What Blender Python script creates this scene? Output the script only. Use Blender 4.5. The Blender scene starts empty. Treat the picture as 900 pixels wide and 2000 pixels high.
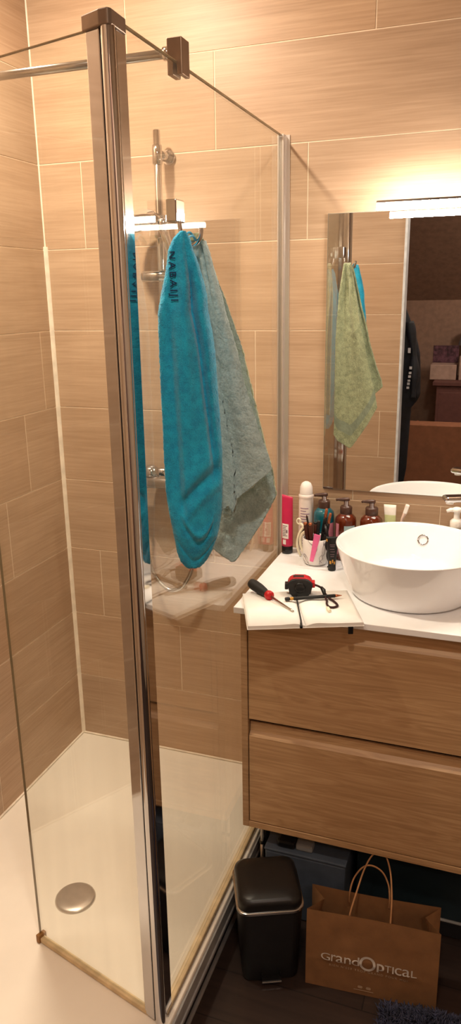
import bpy, bmesh, math, random
from mathutils import Vector, Matrix, noise
random.seed(7)
sc = bpy.context.scene
COL = sc.collection
PI = math.pi
FZ = -0.14          # room floor (shower tray surface is z = 0)
CZ = 0.83           # countertop surface

# ------------------------------------------------------------------ materials
def lin(c):
    return tuple(((v/255)/12.92 if v/255 <= .04045 else ((v/255+.055)/1.055)**2.4) for v in c) + (1,)

class NT:
    def __init__(s, name):
        s.m = bpy.data.materials.new(name); s.m.use_nodes = True
        s.t = s.m.node_tree; s.n = s.t.nodes; s.l = s.t.links
        s.b = s.n.get('Principled BSDF'); s.out = s.n.get('Material Output')
    def N(s, typ, **k):
        n = s.n.new(typ)
        for a, v in k.items(): setattr(n, a, v)
        return n
    def L(s, a, b): s.l.new(a, b)
    def coords(s, scale=(1, 1, 1)):
        tc = s.N('ShaderNodeTexCoord'); mp = s.N('ShaderNodeMapping')
        mp.inputs['Scale'].default_value = scale
        s.L(tc.outputs['Object'], mp.inputs['Vector']); return mp.outputs['Vector']
    def noise(s, vec, scale, detail=3, dist=0, rough=.5):
        n = s.N('ShaderNodeTexNoise'); s.L(vec, n.inputs['Vector'])
        n.inputs['Scale'].default_value = scale; n.inputs['Detail'].default_value = detail
        n.inputs['Distortion'].default_value = dist; n.inputs['Roughness'].default_value = rough
        return n.outputs['Fac']
    def ramp(s, fac, stops):
        r = s.N('ShaderNodeValToRGB'); e = r.color_ramp.elements
        while len(e) < len(stops): e.new(.5)
        for i, (p, c) in enumerate(stops): e[i].position = p; e[i].color = c if len(c) == 4 else lin(c)
        s.L(fac, r.inputs['Fac']); return r.outputs['Color']
    def bump(s, h, strength=.2, dist=.001):
        b = s.N('ShaderNodeBump'); b.inputs['Strength'].default_value = strength
        b.inputs['Distance'].default_value = dist
        s.L(h, b.inputs['Height']); s.L(b.outputs['Normal'], s.b.inputs['Normal'])

def mat(name, c, rough=.5, metal=0, var=.06, scale=25, bump=0, coat=0, trans=0, ior=1.45, sss=0, bscale=None):
    """plain procedural material: base colour modulated by noise"""
    k = NT(name); v = k.coords()
    f = k.noise(v, scale)
    a = [max(0, x*(1-var)) for x in c]; b = [min(255, x*(1+var)) for x in c]
    k.L(k.ramp(f, [(.3, a), (.7, b)]), k.b.inputs['Base Color'])
    k.b.inputs['Roughness'].default_value = rough; k.b.inputs['Metallic'].default_value = metal
    k.b.inputs['Coat Weight'].default_value = coat; k.b.inputs['Transmission Weight'].default_value = trans
    k.b.inputs['IOR'].default_value = ior
    if bump: k.bump(k.noise(v, bscale or scale*8), bump, .002)
    return k.m

def tile_mat(name, axis):
    k = NT(name)
    sl = (5, 190, 190) if axis == 'x' else (190, 5, 190)
    v = k.coords(sl); v2 = k.coords((2, 14, 14) if axis == 'x' else (14, 2, 14))
    fine = k.noise(v, 1, 4, .3, .6); broad = k.noise(v2, 1.0, 3, .5)
    c1 = k.ramp(fine, [(.25, (158, 129, 102)), (.5, (183, 154, 127)), (.75, (202, 174, 147))])
    c2 = k.ramp(broad, [(.3, (170, 140, 112)), (.7, (199, 170, 142))])
    mx = k.N('ShaderNodeMix', data_type='RGBA'); mx.inputs[0].default_value = .5
    k.L(c1, mx.inputs[6]); k.L(c2, mx.inputs[7])
    at = k.N('ShaderNodeAttribute', attribute_name='tint')
    m2 = k.N('ShaderNodeMix', data_type='RGBA', blend_type='MULTIPLY'); m2.inputs[0].default_value = 1
    k.L(mx.outputs[2], m2.inputs[6]); k.L(at.outputs['Color'], m2.inputs[7])
    k.L(m2.outputs[2], k.b.inputs['Base Color'])
    k.b.inputs['Roughness'].default_value = .42
    k.b.inputs['Specular IOR Level'].default_value = .35
    k.bump(fine, .25, .0006)
    return k.m

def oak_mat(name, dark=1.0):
    k = NT(name)
    v = k.coords((1.0, 7, 13)); v2 = k.coords((2.5, 120, 170))
    band = k.noise(v, 1.6, 3, 1.6, .55); fine = k.noise(v2, 1.0, 4, .3)
    sa = k.N('ShaderNodeMath', operation='MULTIPLY'); sa.inputs[1].default_value = 7.0; k.L(band, sa.inputs[0])
    sn = k.N('ShaderNodeMath', operation='PINGPONG'); sn.inputs[1].default_value = .5; k.L(sa.outputs[0], sn.inputs[0])
    s2 = k.N('ShaderNodeMath', operation='MULTIPLY'); s2.inputs[1].default_value = 2.0; k.L(sn.outputs[0], s2.inputs[0])
    f = k.N('ShaderNodeMix'); f.inputs[0].default_value = .70
    k.L(s2.outputs[0], f.inputs[2]); k.L(fine, f.inputs[3])
    d = dark
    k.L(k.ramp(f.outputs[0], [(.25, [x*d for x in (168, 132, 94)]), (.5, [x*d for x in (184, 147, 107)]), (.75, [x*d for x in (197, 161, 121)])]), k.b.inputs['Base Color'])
    k.b.inputs['Roughness'].default_value = .45
    k.bump(fine, .12, .0006)
    return k.m

def terry(name, c, dark, rs=520):
    k = NT(name); v = k.coords()
    n1 = k.noise(v, rs, 2); n2 = k.noise(v, 60, 3)
    m = k.N('ShaderNodeMath', operation='ADD'); k.L(n1, m.inputs[0]); k.L(n2, m.inputs[1])
    h = k.N('ShaderNodeMath', operation='MULTIPLY'); k.L(m.outputs[0], h.inputs[0]); h.inputs[1].default_value = .5
    k.L(k.ramp(h.outputs[0], [(.36, dark), (.6, c)]), k.b.inputs['Base Color'])
    k.b.inputs['Roughness'].default_value = .95
    k.b.inputs['Sheen Weight'].default_value = .35
    k.bump(n1, .6, .0025)
    return k.m

def glass_mat(name, tint=(.975, .985, .965), haze=.012):
    k = NT(name); k.n.remove(k.b)
    tr = k.N('ShaderNodeBsdfTransparent'); tr.inputs[0].default_value = (*tint, 1)
    gl = k.N('ShaderNodeBsdfGlossy'); gl.inputs['Roughness'].default_value = 0.0; gl.inputs[0].default_value = (1, 1, 1, 1)
    geo = k.N('ShaderNodeNewGeometry')
    ior = k.N('ShaderNodeMix'); ior.inputs[2].default_value = 1.52; ior.inputs[3].default_value = 1/1.52
    k.L(geo.outputs['Backfacing'], ior.inputs[0])
    fr = k.N('ShaderNodeFresnel'); k.L(ior.outputs[0], fr.inputs['IOR'])
    mx = k.N('ShaderNodeMixShader'); k.L(fr.outputs[0], mx.inputs[0]); k.L(tr.outputs[0], mx.inputs[1]); k.L(gl.outputs[0], mx.inputs[2])
    # limescale haze, in vertical streaks, denser low down
    v = k.coords((26, 26, 1.6)); f = k.noise(v, 1, 4, .3)
    hz = k.ramp(f, [(.35, (0, 0, 0, 1)), (.8, (haze*3, haze*3, haze*3, 1))])
    df = k.N('ShaderNodeBsdfDiffuse'); df.inputs[0].default_value = (.9, .86, .78, 1)
    m2 = k.N('ShaderNodeMixShader'); k.L(hz, m2.inputs[0]); k.L(mx.outputs[0], m2.inputs[1]); k.L(df.outputs[0], m2.inputs[2])
    k.L(m2.outputs[0], k.out.inputs['Surface'])
    return k.m

def emit_mat(name, c, s):
    k = NT(name); k.n.remove(k.b)
    e = k.N('ShaderNodeEmission'); e.inputs[0].default_value = (*c, 1); e.inputs[1].default_value = s
    v = k.coords(); f = k.noise(v, 3, 1)
    r = k.ramp(f, [(0, (c[0]*.97, c[1]*.97, c[2]*.97, 1)), (1, (*c, 1))]); k.L(r, e.inputs[0])
    k.L(e.outputs[0], k.out.inputs['Surface']); return k.m

def mirror_mat():
    k = NT('mirror_silver'); k.b.inputs['Metallic'].default_value = 1; k.b.inputs['Roughness'].default_value = 0.0
    v = k.coords(); f = k.noise(v, 6, 2)
    k.L(k.ramp(f, [(0, (.80, .81, .79, 1)), (1, (.83, .84, .82, 1))]), k.b.inputs['Base Color']); return k.m

def marble_mat():
    k = NT('marble_glaze'); v = k.coords()
    n = k.noise(v, 16, 2, 1.2)
    k.L(k.ramp(n, [(.40, (236, 230, 226)), (.53, (226, 220, 216)), (.555, (120, 108, 112)), (.58, (232, 225, 220))]), k.b.inputs['Base Color'])
    k.b.inputs['Roughness'].default_value = .25; return k.m

def floor_mat():
    k = NT('dark_wood_floor'); v = k.coords()
    br = k.N('ShaderNodeTexBrick'); k.L(v, br.inputs['Vector'])
    br.inputs['Scale'].default_value = 1; br.inputs['Brick Width'].default_value = 1.2; br.inputs['Row Height'].default_value = .14
    br.inputs['Mortar Size'].default_value = .0015
    br.inputs['Color1'].default_value = lin((56, 41, 35)); br.inputs['Color2'].default_value = lin((48, 35, 30)); br.inputs['Mortar'].default_value = lin((24, 18, 16))
    n = k.noise(k.coords((4, 60, 60)), 1, 4, .4)
    m2 = k.N('ShaderNodeMix', data_type='RGBA', blend_type='MULTIPLY'); m2.inputs[0].default_value = 1
    k.L(br.outputs['Color'], m2.inputs[6]); k.L(k.ramp(n, [(.3, (.6, .6, .6, 1)), (.7, (1, 1, 1, 1))]), m2.inputs[7])
    k.L(m2.outputs[2], k.b.inputs['Base Color']); k.b.inputs['Roughness'].default_value = .4
    return k.m

M = {}
M['tile_x'] = tile_mat('beige_tile_back', 'x'); M['tile_y'] = tile_mat('beige_tile_side', 'y')
M['grout'] = mat('pale_grout', (226, 208, 184), .8)
M['silicone'] = mat('white_silicone', (236, 224, 206), .5, bump=.1)
M['tray'] = mat('white_resin_tray', (240, 232, 218), .5, var=.015, scale=6, bump=.05, bscale=300)
M['traygrey'] = mat('tray_edge_grey', (150, 148, 146), .5)
M['chrome'] = mat('polished_chrome', (205, 205, 208), .06, 1, var=.01)
M['chromeb'] = mat('satin_chrome', (190, 188, 186), .18, 1, var=.02)
M['profile'] = mat('bright_aluminium', (226, 220, 214), .32, .8, var=.01)
M['steel'] = mat('brushed_steel', (200, 192, 182), .3, 1, var=.03, scale=60)
M['glass'] = glass_mat('shower_glass')
M['edge'] = mat('glass_edge', (150, 130, 98), .2, 0, var=.05)
M['seal'] = mat('yellowed_seal', (212, 190, 150), .5, var=.10)
M['white_seal'] = mat('white_seal', (226, 215, 196), .5)
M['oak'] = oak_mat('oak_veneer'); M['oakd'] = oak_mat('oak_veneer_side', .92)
M['gap'] = mat('dark_gap', (38, 27, 18), .8)
M['counter'] = mat('white_worktop', (244, 244, 246), .3, var=.01)
M['ceramic'] = mat('white_ceramic', (247, 247, 249), .08, var=.004, coat=.5)
M['mirror'] = mirror_mat()
M['mirror_edge'] = mat('mirror_edge', (170, 175, 172), .15, .6)
M['led'] = emit_mat('led_diffuser', (1.0, .88, .74), 165)
M['blue'] = terry('turquoise_terry', (22, 172, 212), (6, 136, 182))
M['green'] = terry('sage_terry', (170, 178, 142), (130, 140, 110), 300)
M['greencool'] = terry('sage_terry_cool_lit', (180, 202, 204), (150, 174, 178), 300)  # same sage cloth, with the cool light on its camera side painted in
M['greenband'] = mat('sage_woven_band', (138, 150, 130), .9, bump=.5, bscale=900)
M['navy'] = mat('navy_print', (18, 48, 84), .9)
M['black'] = mat('black_plastic', (20, 19, 20), .35)
M['blackm'] = mat('black_matt_metal', (26, 25, 27), .42, var=.1)
M['rubber'] = mat('black_rubber', (30, 30, 31), .6)
M['red'] = mat('red_plastic', (190, 26, 34), .35)
M['darkred'] = mat('dark_red_cord', (52, 22, 22), .8)
M['paper'] = mat('white_card', (246, 244, 240), .7, var=.01)
M['kraft'] = mat('kraft_paper', (138, 98, 62), .8, var=.05, bump=.15, bscale=400)
M['kraftl'] = mat('kraft_cord', (160, 116, 78), .8)
M['whiteprint'] = mat('white_print', (205, 196, 186), .7)
M['faintprint'] = mat('faint_white_print', (178, 150, 122), .7)
M['pink'] = mat('magenta_tube', (196, 38, 82), .35, var=.05)
M['label_w'] = mat('white_label', (236, 230, 226), .5)
M['label_t'] = mat('label_ink', (120, 96, 104), .6)
M['purple'] = mat('purple_ink', (136, 96, 140), .6)
M['spray'] = mat('white_can', (238, 226, 220), .35)
M['amber'] = mat('amber_bottle', (92, 34, 14), .08, var=.1, coat=.6)
M['teal'] = mat('teal_bottle', (6, 92, 108), .08, var=.1, coat=.6)
M['bronze'] = mat('brown_pump', (74, 50, 42), .3, var=.1)
M['skyl'] = mat('pale_blue_label', (170, 196, 202), .5)
M['peach'] = mat('peach_flower_print', (226, 150, 100), .6, var=.2)
M['pinkl'] = mat('pale_pink_label', (206, 132, 150), .5)
M['hotpink'] = mat('pink_plastic', (236, 104, 160), .3)
M['marble'] = marble_mat()
M['copper'] = mat('copper_ferrule', (178, 108, 74), .25, .8)
M['brownmetal'] = mat('brown_lacquer', (74, 40, 32), .25, .3)
M['cream'] = mat('cream_plastic', (236, 226, 200), .4)
M['gold'] = mat('gold_print', (206, 152, 70), .35, .6)
M['whitepl'] = mat('white_plastic', (240, 236, 230), .35)
M['limegreen'] = mat('pale_green_tube', (206, 214, 160), .4, var=.1)
M['clear'] = mat('frosted_clear', (210, 206, 200), .2, var=.05)
M['floor'] = floor_mat()
M['slate'] = mat('slate_blue_plastic', (78, 88, 102), .5)
M['dteal'] = mat('dark_teal_plastic', (30, 44, 50), .4)
M['rug'] = mat('slate_shag', (52, 54, 74), .95, var=.3, scale=60)
M['plaster'] = mat('warm_plaster', (196, 174, 150), .9, bump=.1)
M['bedwall'] = mat('bedroom_paint', (150, 122, 104), .9)
M['ceil'] = mat('ceiling_paint', (220, 205, 186), .9)
M['jacket'] = mat('black_shell_fabric', (20, 24, 34), .6, var=.3, bump=.4, bscale=60)
M['jprint'] = mat('white_jacket_print', (190, 190, 196), .6)
M['cardboard'] = mat('brown_cardboard', (150, 100, 72), .85, var=.05)
M['dresser'] = mat('brown_red_wood', (104, 66, 60), .6)
M['boxw'] = mat('beige_box', (176, 150, 136), .7)
M['boxp'] = mat('dark_pattern', (80, 52, 62), .7, var=.4, scale=40)
M['shade'] = mat('grey_lampshade', (140, 140, 146), .8)
M['orange'] = mat('orange_cloth', (176, 92, 56), .8)
M['trim'] = mat('white_aluminium', (214, 220, 228), .3)
M['greyp'] = mat('grey_plastic', (130, 130, 130), .5)

# ------------------------------------------------------------------ mesh helpers
class MB:
    def __init__(s): s.bm = bmesh.new()
    def _set(s, faces, mi):
        for f in faces: f.material_index = mi
    def box(s, lo, hi, bev=0, seg=2, rot=None, piv=None, mi=0):
        t = bmesh.new(); bmesh.ops.create_cube(t, size=1)
        c = [(a+b)/2 for a, b in zip(lo, hi)]; d = [b-a for a, b in zip(lo, hi)]
        for v in t.verts: v.co = Vector((c[0]+v.co.x*d[0], c[1]+v.co.y*d[1], c[2]+v.co.z*d[2]))
        if bev: bmesh.ops.bevel(t, geom=t.edges[:], offset=bev, segments=seg, affect='EDGES', profile=.5)
        if rot is not None:
            p = Vector(piv if piv else c)
            for v in t.verts: v.co = p + rot @ (v.co-p)
        return s.merge(t, mi)
    def merge(s, t, mi=0):
        mp = {}
        for v in t.verts: mp[v] = s.bm.verts.new(v.co)
        for f in t.faces:
            try:
                nf = s.bm.faces.new([mp[v] for v in f.verts]); nf.material_index = mi; nf.smooth = f.smooth
            except ValueError: pass
        t.free(); return s
    def prism(s, poly, z0, z1, bev=0, mi=0, axis='z', xf=None):
        """poly: 2-D points CCW, extruded z0..z1"""
        t = bmesh.new()
        a = [t.verts.new((p[0], p[1], z0)) for p in poly]; b = [t.verts.new((p[0], p[1], z1)) for p in poly]
        n = len(poly); t.faces.new(a[::-1]); t.faces.new(b)
        for i in range(n): t.faces.new((a[i], a[(i+1) % n], b[(i+1) % n], b[i]))
        if bev: bmesh.ops.bevel(t, geom=t.edges[:], offset=bev, segments=2, affect='EDGES', profile=.5)
        if xf is not None:
            for v in t.verts: v.co = xf @ v.co
        bmesh.ops.recalc_face_normals(t, faces=t.faces[:])
        return s.merge(t, mi)
    def lathe(s, prof, c=(0, 0, 0), seg=32, mi=0, rot=None, closed=False, sx=1, sy=1):
        """prof: [(r,z)...]; r==0 makes a pole"""
        rings = []
        c = Vector(c)
        def P(r, z, a):
            v = Vector((r*math.cos(a)*sx, r*math.sin(a)*sy, z))
            if rot is not None: v = rot @ v
            return c+v
        for r, z in prof:
            if r < 1e-7: rings.append([s.bm.verts.new(P(0, z, 0))])
            else: rings.append([s.bm.verts.new(P(r, z, 2*PI*i/seg)) for i in range(seg)])
        fs = []
        for A, B in zip(rings, rings[1:]):
            for i in range(seg):
                j = (i+1) % seg
                if len(A) == 1 and len(B) == 1: continue
                if len(A) == 1: q = (A[0], B[j], B[i])
                elif len(B) == 1: q = (A[i], A[j], B[0])
                else: q = (A[i], A[j], B[j], B[i])
                f = s.bm.faces.new(q); f.smooth = True; f.material_index = mi; fs.append(f)
        return s
    def tube(s, pts, r, seg=10, mi=0, closed=False, cap=True):
        pts = [Vector(p) for p in pts]; n = len(pts)
        rs = r if isinstance(r, (list, tuple)) else [r]*n
        up = None; rings = []
        for i, p in enumerate(pts):
            if closed: d = pts[(i+1) % n]-pts[i-1]
            else: d = pts[min(i+1, n-1)]-pts[max(i-1, 0)]
            d.normalize()
            if up is None:
                up = Vector((0, 0, 1)) if abs(d.z) < .9 else Vector((1, 0, 0))
            x = d.cross(up)
            if x.length < 1e-6: x = d.orthogonal()
            x.normalize(); y = x.cross(d); up = y
            rings.append([s.bm.verts.new(p+(x*math.cos(2*PI*k/seg)+y*math.sin(2*PI*k/seg))*rs[i]) for k in range(seg)])
        pairs = list(zip(rings, rings[1:])) + ([(rings[-1], rings[0])] if closed else [])
        for A, B in pairs:
            for k in range(seg):
                f = s.bm.faces.new((A[k], A[(k+1) % seg], B[(k+1) % seg], B[k])); f.smooth = True; f.material_index = mi
        if cap and not closed:
            f = s.bm.faces.new(rings[0][::-1]); f.material_index = mi
            f = s.bm.faces.new(rings[-1]); f.material_index = mi
        return s
    def cyl(s, a, b, r, seg=24, mi=0, bev=.0):
        a = Vector(a); b = Vector(b); d = (b-a); L = d.length; d.normalize()
        q = d.to_track_quat('Z', 'Y').to_matrix()
        r0, r1 = r if isinstance(r, (tuple, list)) else (r, r)
        e = min(bev, L/2.1)
        pr = [(0, 0), (r0-e, 0), (r0, e), (r1, L-e), (r1-e, L), (0, L)] if e else [(0, 0), (r0, 0), (r0, 0), (r1, L), (r1, L), (0, L)]
        if not e: pr = [(0, 0), (r0, 0), (r1, L), (0, L)]
        n0 = len(s.bm.faces)
        s.lathe(pr, a, seg, mi, q)
        s.bm.faces.ensure_lookup_table()
        if not e:
            for f in s.bm.faces[n0:]:
                if len(f.verts) == 3: f.smooth = False
        return s
    def grid(s, fn, nu, nv, mi=0, closeu=False, mif=None):
        V = [[s.bm.verts.new(fn(i/nu, j/nv)) for i in range(nu+(0 if closeu else 1))] for j in range(nv+1)]
        w = nu
        for j in range(nv):
            for i in range(w):
                i2 = (i+1) % nu if closeu else i+1
                try:
                    f = s.bm.faces.new((V[j][i], V[j][i2], V[j+1][i2], V[j+1][i])); f.smooth = True
                    f.material_index = mif(i/nu, j/nv) if mif else mi
                except ValueError: pass
        return V
    def build(s, name, mats, parent=None, shade=None, loc=None):
        me = bpy.data.meshes.new(name)
        bmesh.ops.recalc_face_normals(s.bm, faces=s.bm.faces[:])
        s.bm.to_mesh(me); s.bm.free()
        for m in (mats if isinstance(mats, (list, tuple)) else [mats]): me.materials.append(m)
        o = bpy.data.objects.new(name, me); COL.objects.link(o)
        if parent is not None:
            o.parent = parent
            o.matrix_parent_inverse = Matrix.Identity(4)
            off = Vector((0, 0, 0)); p = parent
            while p is not None: off += p.location; p = p.parent
            for v in me.vertices: v.co -= off
        return o

def tag(o, label, cat, group=None):
    o['label'] = label; o['category'] = cat
    if group: o['group'] = group
    return o
def struct(o): o['kind'] = 'structure'; return o
def thing(name, label, cat, loc, group=None):
    o = bpy.data.objects.new(name, None); COL.objects.link(o); o.location = loc
    o.empty_display_size = .05
    return tag(o, label, cat, group)
def autosmooth(o, ang=40):
    bmx = bmesh.new(); bmx.from_mesh(o.data)
    for f in bmx.faces: f.smooth = True
    for e in bmx.edges:
        if len(e.link_faces) == 2 and e.calc_face_angle(0) > math.radians(ang): e.smooth = False
    bmx.to_mesh(o.data); bmx.free(); return o
def rz(a): return Matrix.Rotation(a, 3, 'Z')
def rx(a): return Matrix.Rotation(a, 3, 'X')
def ry(a): return Matrix.Rotation(a, 3, 'Y')

def text_bm(body, size, spacing=1.0, thick=0.0):
    """text as a triangulated bmesh in its own xy plane (origin: left of baseline)"""
    cu = bpy.data.curves.new('lettering', 'FONT'); cu.body = body; cu.size = size; cu.space_character = spacing
    cu.offset = thick
    ob = bpy.data.objects.new('lettering', cu); COL.objects.link(ob)
    dg = bpy.context.evaluated_depsgraph_get(); dg.update()
    me = bpy.data.meshes.new_from_object(ob.evaluated_get(dg))
    t = bmesh.new(); t.from_mesh(me)
    bpy.data.objects.remove(ob); bpy.data.curves.remove(cu); bpy.data.meshes.remove(me)
    return t
def text_width(t):
    xs = [v.co.x for v in t.verts]; return min(xs), max(xs)

# ------------------------------------------------------------------ tiled walls
def tiled_wall(name, axis, length, rows, offs, z0, z1, fix, tilemat, L=.711, RH=.25, g=.0022, hole=None, a0=0.0, facing=1):
    """tiles (one quad each, set 1 mm proud of the grout) in one wall mesh with a solid backing.
    axis 'x': wall in plane y=fix ; 'y': plane x=fix ; offs: joint position for each row"""
    mb = MB(); lay = mb.bm.loops.layers.color.new('tint')
    def P(a, z, d):
        return (a, fix-facing*d, z) if axis == 'x' else (fix+facing*d, -a, z)
    th = .08
    lo = P(a0, z0, -th); hi = P(a0+length, z1, .0)
    mb.box([min(p) for p in zip(lo, hi)], [max(p) for p in zip(lo, hi)], mi=1)
    for r in rows:
        za, zb = r*RH+g, (r+1)*RH-g
        za = max(za, z0); zb = min(zb, z1)
        if zb-za < .01: continue
        o = offs.get(r, 0) % L
        k = o-L
        while k < a0+length:
            s, e = max(k+g, a0), min(k+L-g, a0+length)
            if e-s > .01:
                t = .955+.09*random.random(); h = random.uniform(-.012, .012)
                c = (t+h, t, t-h, 1)
                d = .0012; b = .0010
                q = [P(s, za, d), P(e, za, d), P(e, zb, d), P(s, zb, d)]
                q2 = [P(s-b, za-b, -.0002), P(e+b, za-b, -.0002), P(e+b, zb+b, -.0002), P(s-b, zb+b, -.0002)]
                V = [mb.bm.verts.new(p) for p in q]; W = [mb.bm.verts.new(p) for p in q2]
                fs = [mb.bm.faces.new(V)] + [mb.bm.faces.new((V[i], W[i], W[(i+1) % 4], V[(i+1) % 4])) for i in range(4)]
                for f in fs:
                    for l in f.loops: l[lay] = c
            k += L
    for f in mb.bm.faces:
        if f.material_index == 1:
            for l in f.loops: l[lay] = (1, 1, 1, 1)
    return struct(mb.build(name, [tilemat, M['grout']]))

WTOP = 2.62
offs_b = {-1: .3, 0: .30, 1: .422, 2: .126, 3: .558, 4: .30, 5: .704, 6: .45, 7: .149, 8: .590, 9: .323, 10: .1}
offs_l = {-1: .3, 0: .50, 1: .62, 2: .45, 3: .326, 4: .193, 5: .07, 6: .66, 7: .55, 8: .4, 9: .2, 10: .5}
rows = range(-1, 11)
tiled_wall('wall_back', 'x', 2.6, rows, offs_b, FZ, WTOP, 0.0, M['tile_x'])
tiled_wall('wall_left', 'y', 1.93, rows, offs_l, FZ, WTOP, 0.0, M['tile_y'])
tiled_wall('wall_front', 'x', .905, rows, {r: (r*.27) for r in rows}, FZ, WTOP, -1.85, M['tile_x'], facing=-1)
struct(MB().box((.901, -1.934, FZ), (.914, -1.842, WTOP-.01), .003).build('trim_1', M['trim']))
struct(MB().box((2.6, -4.6, FZ), (2.7, .1, WTOP)).build('wall_right', M['plaster']))
struct(MB().box((-.1, -4.7, FZ), (2.7, -4.6, WTOP)).build('wall_far', M['bedwall']))
struct(MB().box((-.1, -4.6, FZ), (-.02, -1.935, WTOP)).build('wall_bedroom', M['bedwall']))
struct(MB().box((-.1, -4.7, FZ-.06), (2.7, .1, FZ)).build('floor', M['floor']))
struct(MB().box((-.1, -4.7, WTOP), (2.7, .1, WTOP+.06)).build('ceiling', M['ceil']))
# sloping attic ceiling of the room behind
struct(MB().prism([(-3.2, WTOP), (-4.6, 1.55), (-4.6, WTOP)], -.02, 2.6, xf=Matrix(((0, 0, 1), (1, 0, 0), (0, 1, 0)))).build('ceiling_slope', M['bedwall']))
# silicone joint in the corner (thick below, thin above) and along the tray
mb = MB()
mb.prism([(0, 0), (.012, 0), (.010, -.004), (.004, -.010), (0, -.012)], .0, 1.76)
mb.prism([(0, 0), (.005, 0), (.004, -.002), (.002, -.004), (0, -.005)], 1.76, WTOP-.01)
struct(mb.build('trim_2', M['silicone']))
mb = MB()
mb.box((.0, -.007, 0.0), (.80, .0, .006), .002); mb.box((0, -1.84, 0), (.007, 0, .006), .002)
struct(mb.build('trim_3', M['silicone']))

# ------------------------------------------------------------------ shower tray
TX = .808
tray = thing('shower_tray', 'long white shower tray with a round steel drain cover', 'shower tray', (.4, -.8, -.045))
mb = MB()
mb.box((.003, -1.845, -.045), (TX, -.003, -.0005), .004)
o = mb.build('basin', M['tray'], tray)
mb = MB(); mb.box((TX, -1.845, -.048), (TX+.006, -.003, -.012), .001); mb.box((TX+.001, -1.845, -.058), (TX+.010, -.003, -.048), .001)
mb.build('edge_strip', M['traygrey'], tray)['label'] = 'grey strip along the tray edge'
d = MB(); d.lathe([(0, .0095), (.030, .0092), (.050, .0075), (.055, .004), (.056, .0)], (.408, -.738, 0), 48)
d.build('drain_cover', M['steel'], tray)['label'] = 'round brushed steel drain cover'
struct(MB().box((.003, -1.845, FZ), (TX-.012, -.003, -.0455)).build('trim_4', M['blackm']))
struct(MB().box((TX-.012, -1.84, FZ), (TX-.002, -.003, FZ+.012), .003).build('trim_5', M['traygrey']))

# ------------------------------------------------------------------ fixed side glass with wall profile and post
GX = .787
HG = 2.02
sg = thing('shower_screen', 'fixed clear glass screen between shower and vanity with chrome corner post', 'shower screen', (GX, -.5, 0))
mb = MB(); mb.box((GX-.004, -.985, .012), (GX+.004, -.012, HG-.001), 0)
mb.build('glass_pane', M['glass'], sg)
mb = MB(); mb.box((GX-.004, -.985, HG-.001), (GX+.004, -.012, HG+.0004)); mb.build('glass_edge', M['edge'], sg)
mb = MB()
mb.prism([(GX-.009, -.001), (GX-.009, -.022), (GX-.0046, -.022), (GX-.0046, -.006), (GX+.0046, -.006), (GX+.0046, -.022), (GX+.009, -.022), (GX+.009, -.005), (GX+.022, -.004), (GX+.022, -.001)], .002, HG+.002, .0006)
o = mb.build('wall_profile', M['profile'], sg); o['label'] = 'chrome channel fixing the glass to the tiles'
mb = MB(); mb.box((GX-.010, -.98, .0), (GX+.009, -.02, .013), .003); mb.build('bottom_seal', M['seal'], sg)['label'] = 'yellowed seal under the glass'
mb = MB(); mb.box((GX+.009, -.98, .0), (GX+.0125, -.02, .006), .001); mb.build('drip_rail', M['chromeb'], sg)
# corner post: flat + round + flat
dl = Vector((-.94, .34)).normalized(); nl = Vector((dl.y, -dl.x)); nl = -nl if nl.y > 0 else nl     # outward normal of the pivoting side
cc = Vector((.7885, -.9985)); r = .0115
mb = MB(); mb.lathe([(0, .004), (r, .004), (r, HG-.018), (0, HG-.018)], (cc.x, cc.y, 0), 32)
o = mb.build('post_round_bead', M['chrome'], sg); autosmooth(o, 50)
def strip(a, b, t, z0, z1, bev=.0015):
    d = (b-a).normalized(); n = Vector((-d.y, d.x))*t
    return [(a.x, a.y), (b.x, b.y), (b.x+n.x, b.y+n.y), (a.x+n.x, a.y+n.y)]
mb = MB()
a = Vector((GX+.0085, -.986)); b = Vector((GX+.0085, -.952)); mb.prism(strip(a, b, .021, 0, 0), .004, HG-.018, .0018)
a2 = cc+dl*.0135+nl*.0075; b2 = a2+dl*.031; mb.prism(strip(b2, a2, .020, 0, 0)[::1], .004, HG-.018, .0018)
post = mb.build('post', M['chrome'], sg)
mb = MB(); mb.prism([(GX+.003, -.985), (GX+.006, -.987), (GX+.001, -.978), (cc.x+dl.x*.012, cc.y+dl.y*.012), (cc.x+dl.x*.014+nl.x*.006, cc.y+dl.y*.014+nl.y*.006)], .004, HG-.018)
mb.build('post_core', M['blackm'], post)
capp = [(GX+.011, -.953), (GX-.016, -.953), tuple(b2-nl*.024+dl*.004), tuple(b2+nl*.004+dl*.004), tuple(cc+nl*.014+dl*.004), (GX+.0085, -1.012), (GX+.0125, -1.006)]
mb = MB(); mb.prism(capp, HG-.019, HG+.004, .002); mb.build('post_cap', mat('dull_grey_cap', (128, 112, 100), .35, .7), post)['label'] = 'dull metal cap on the corner post'

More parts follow.
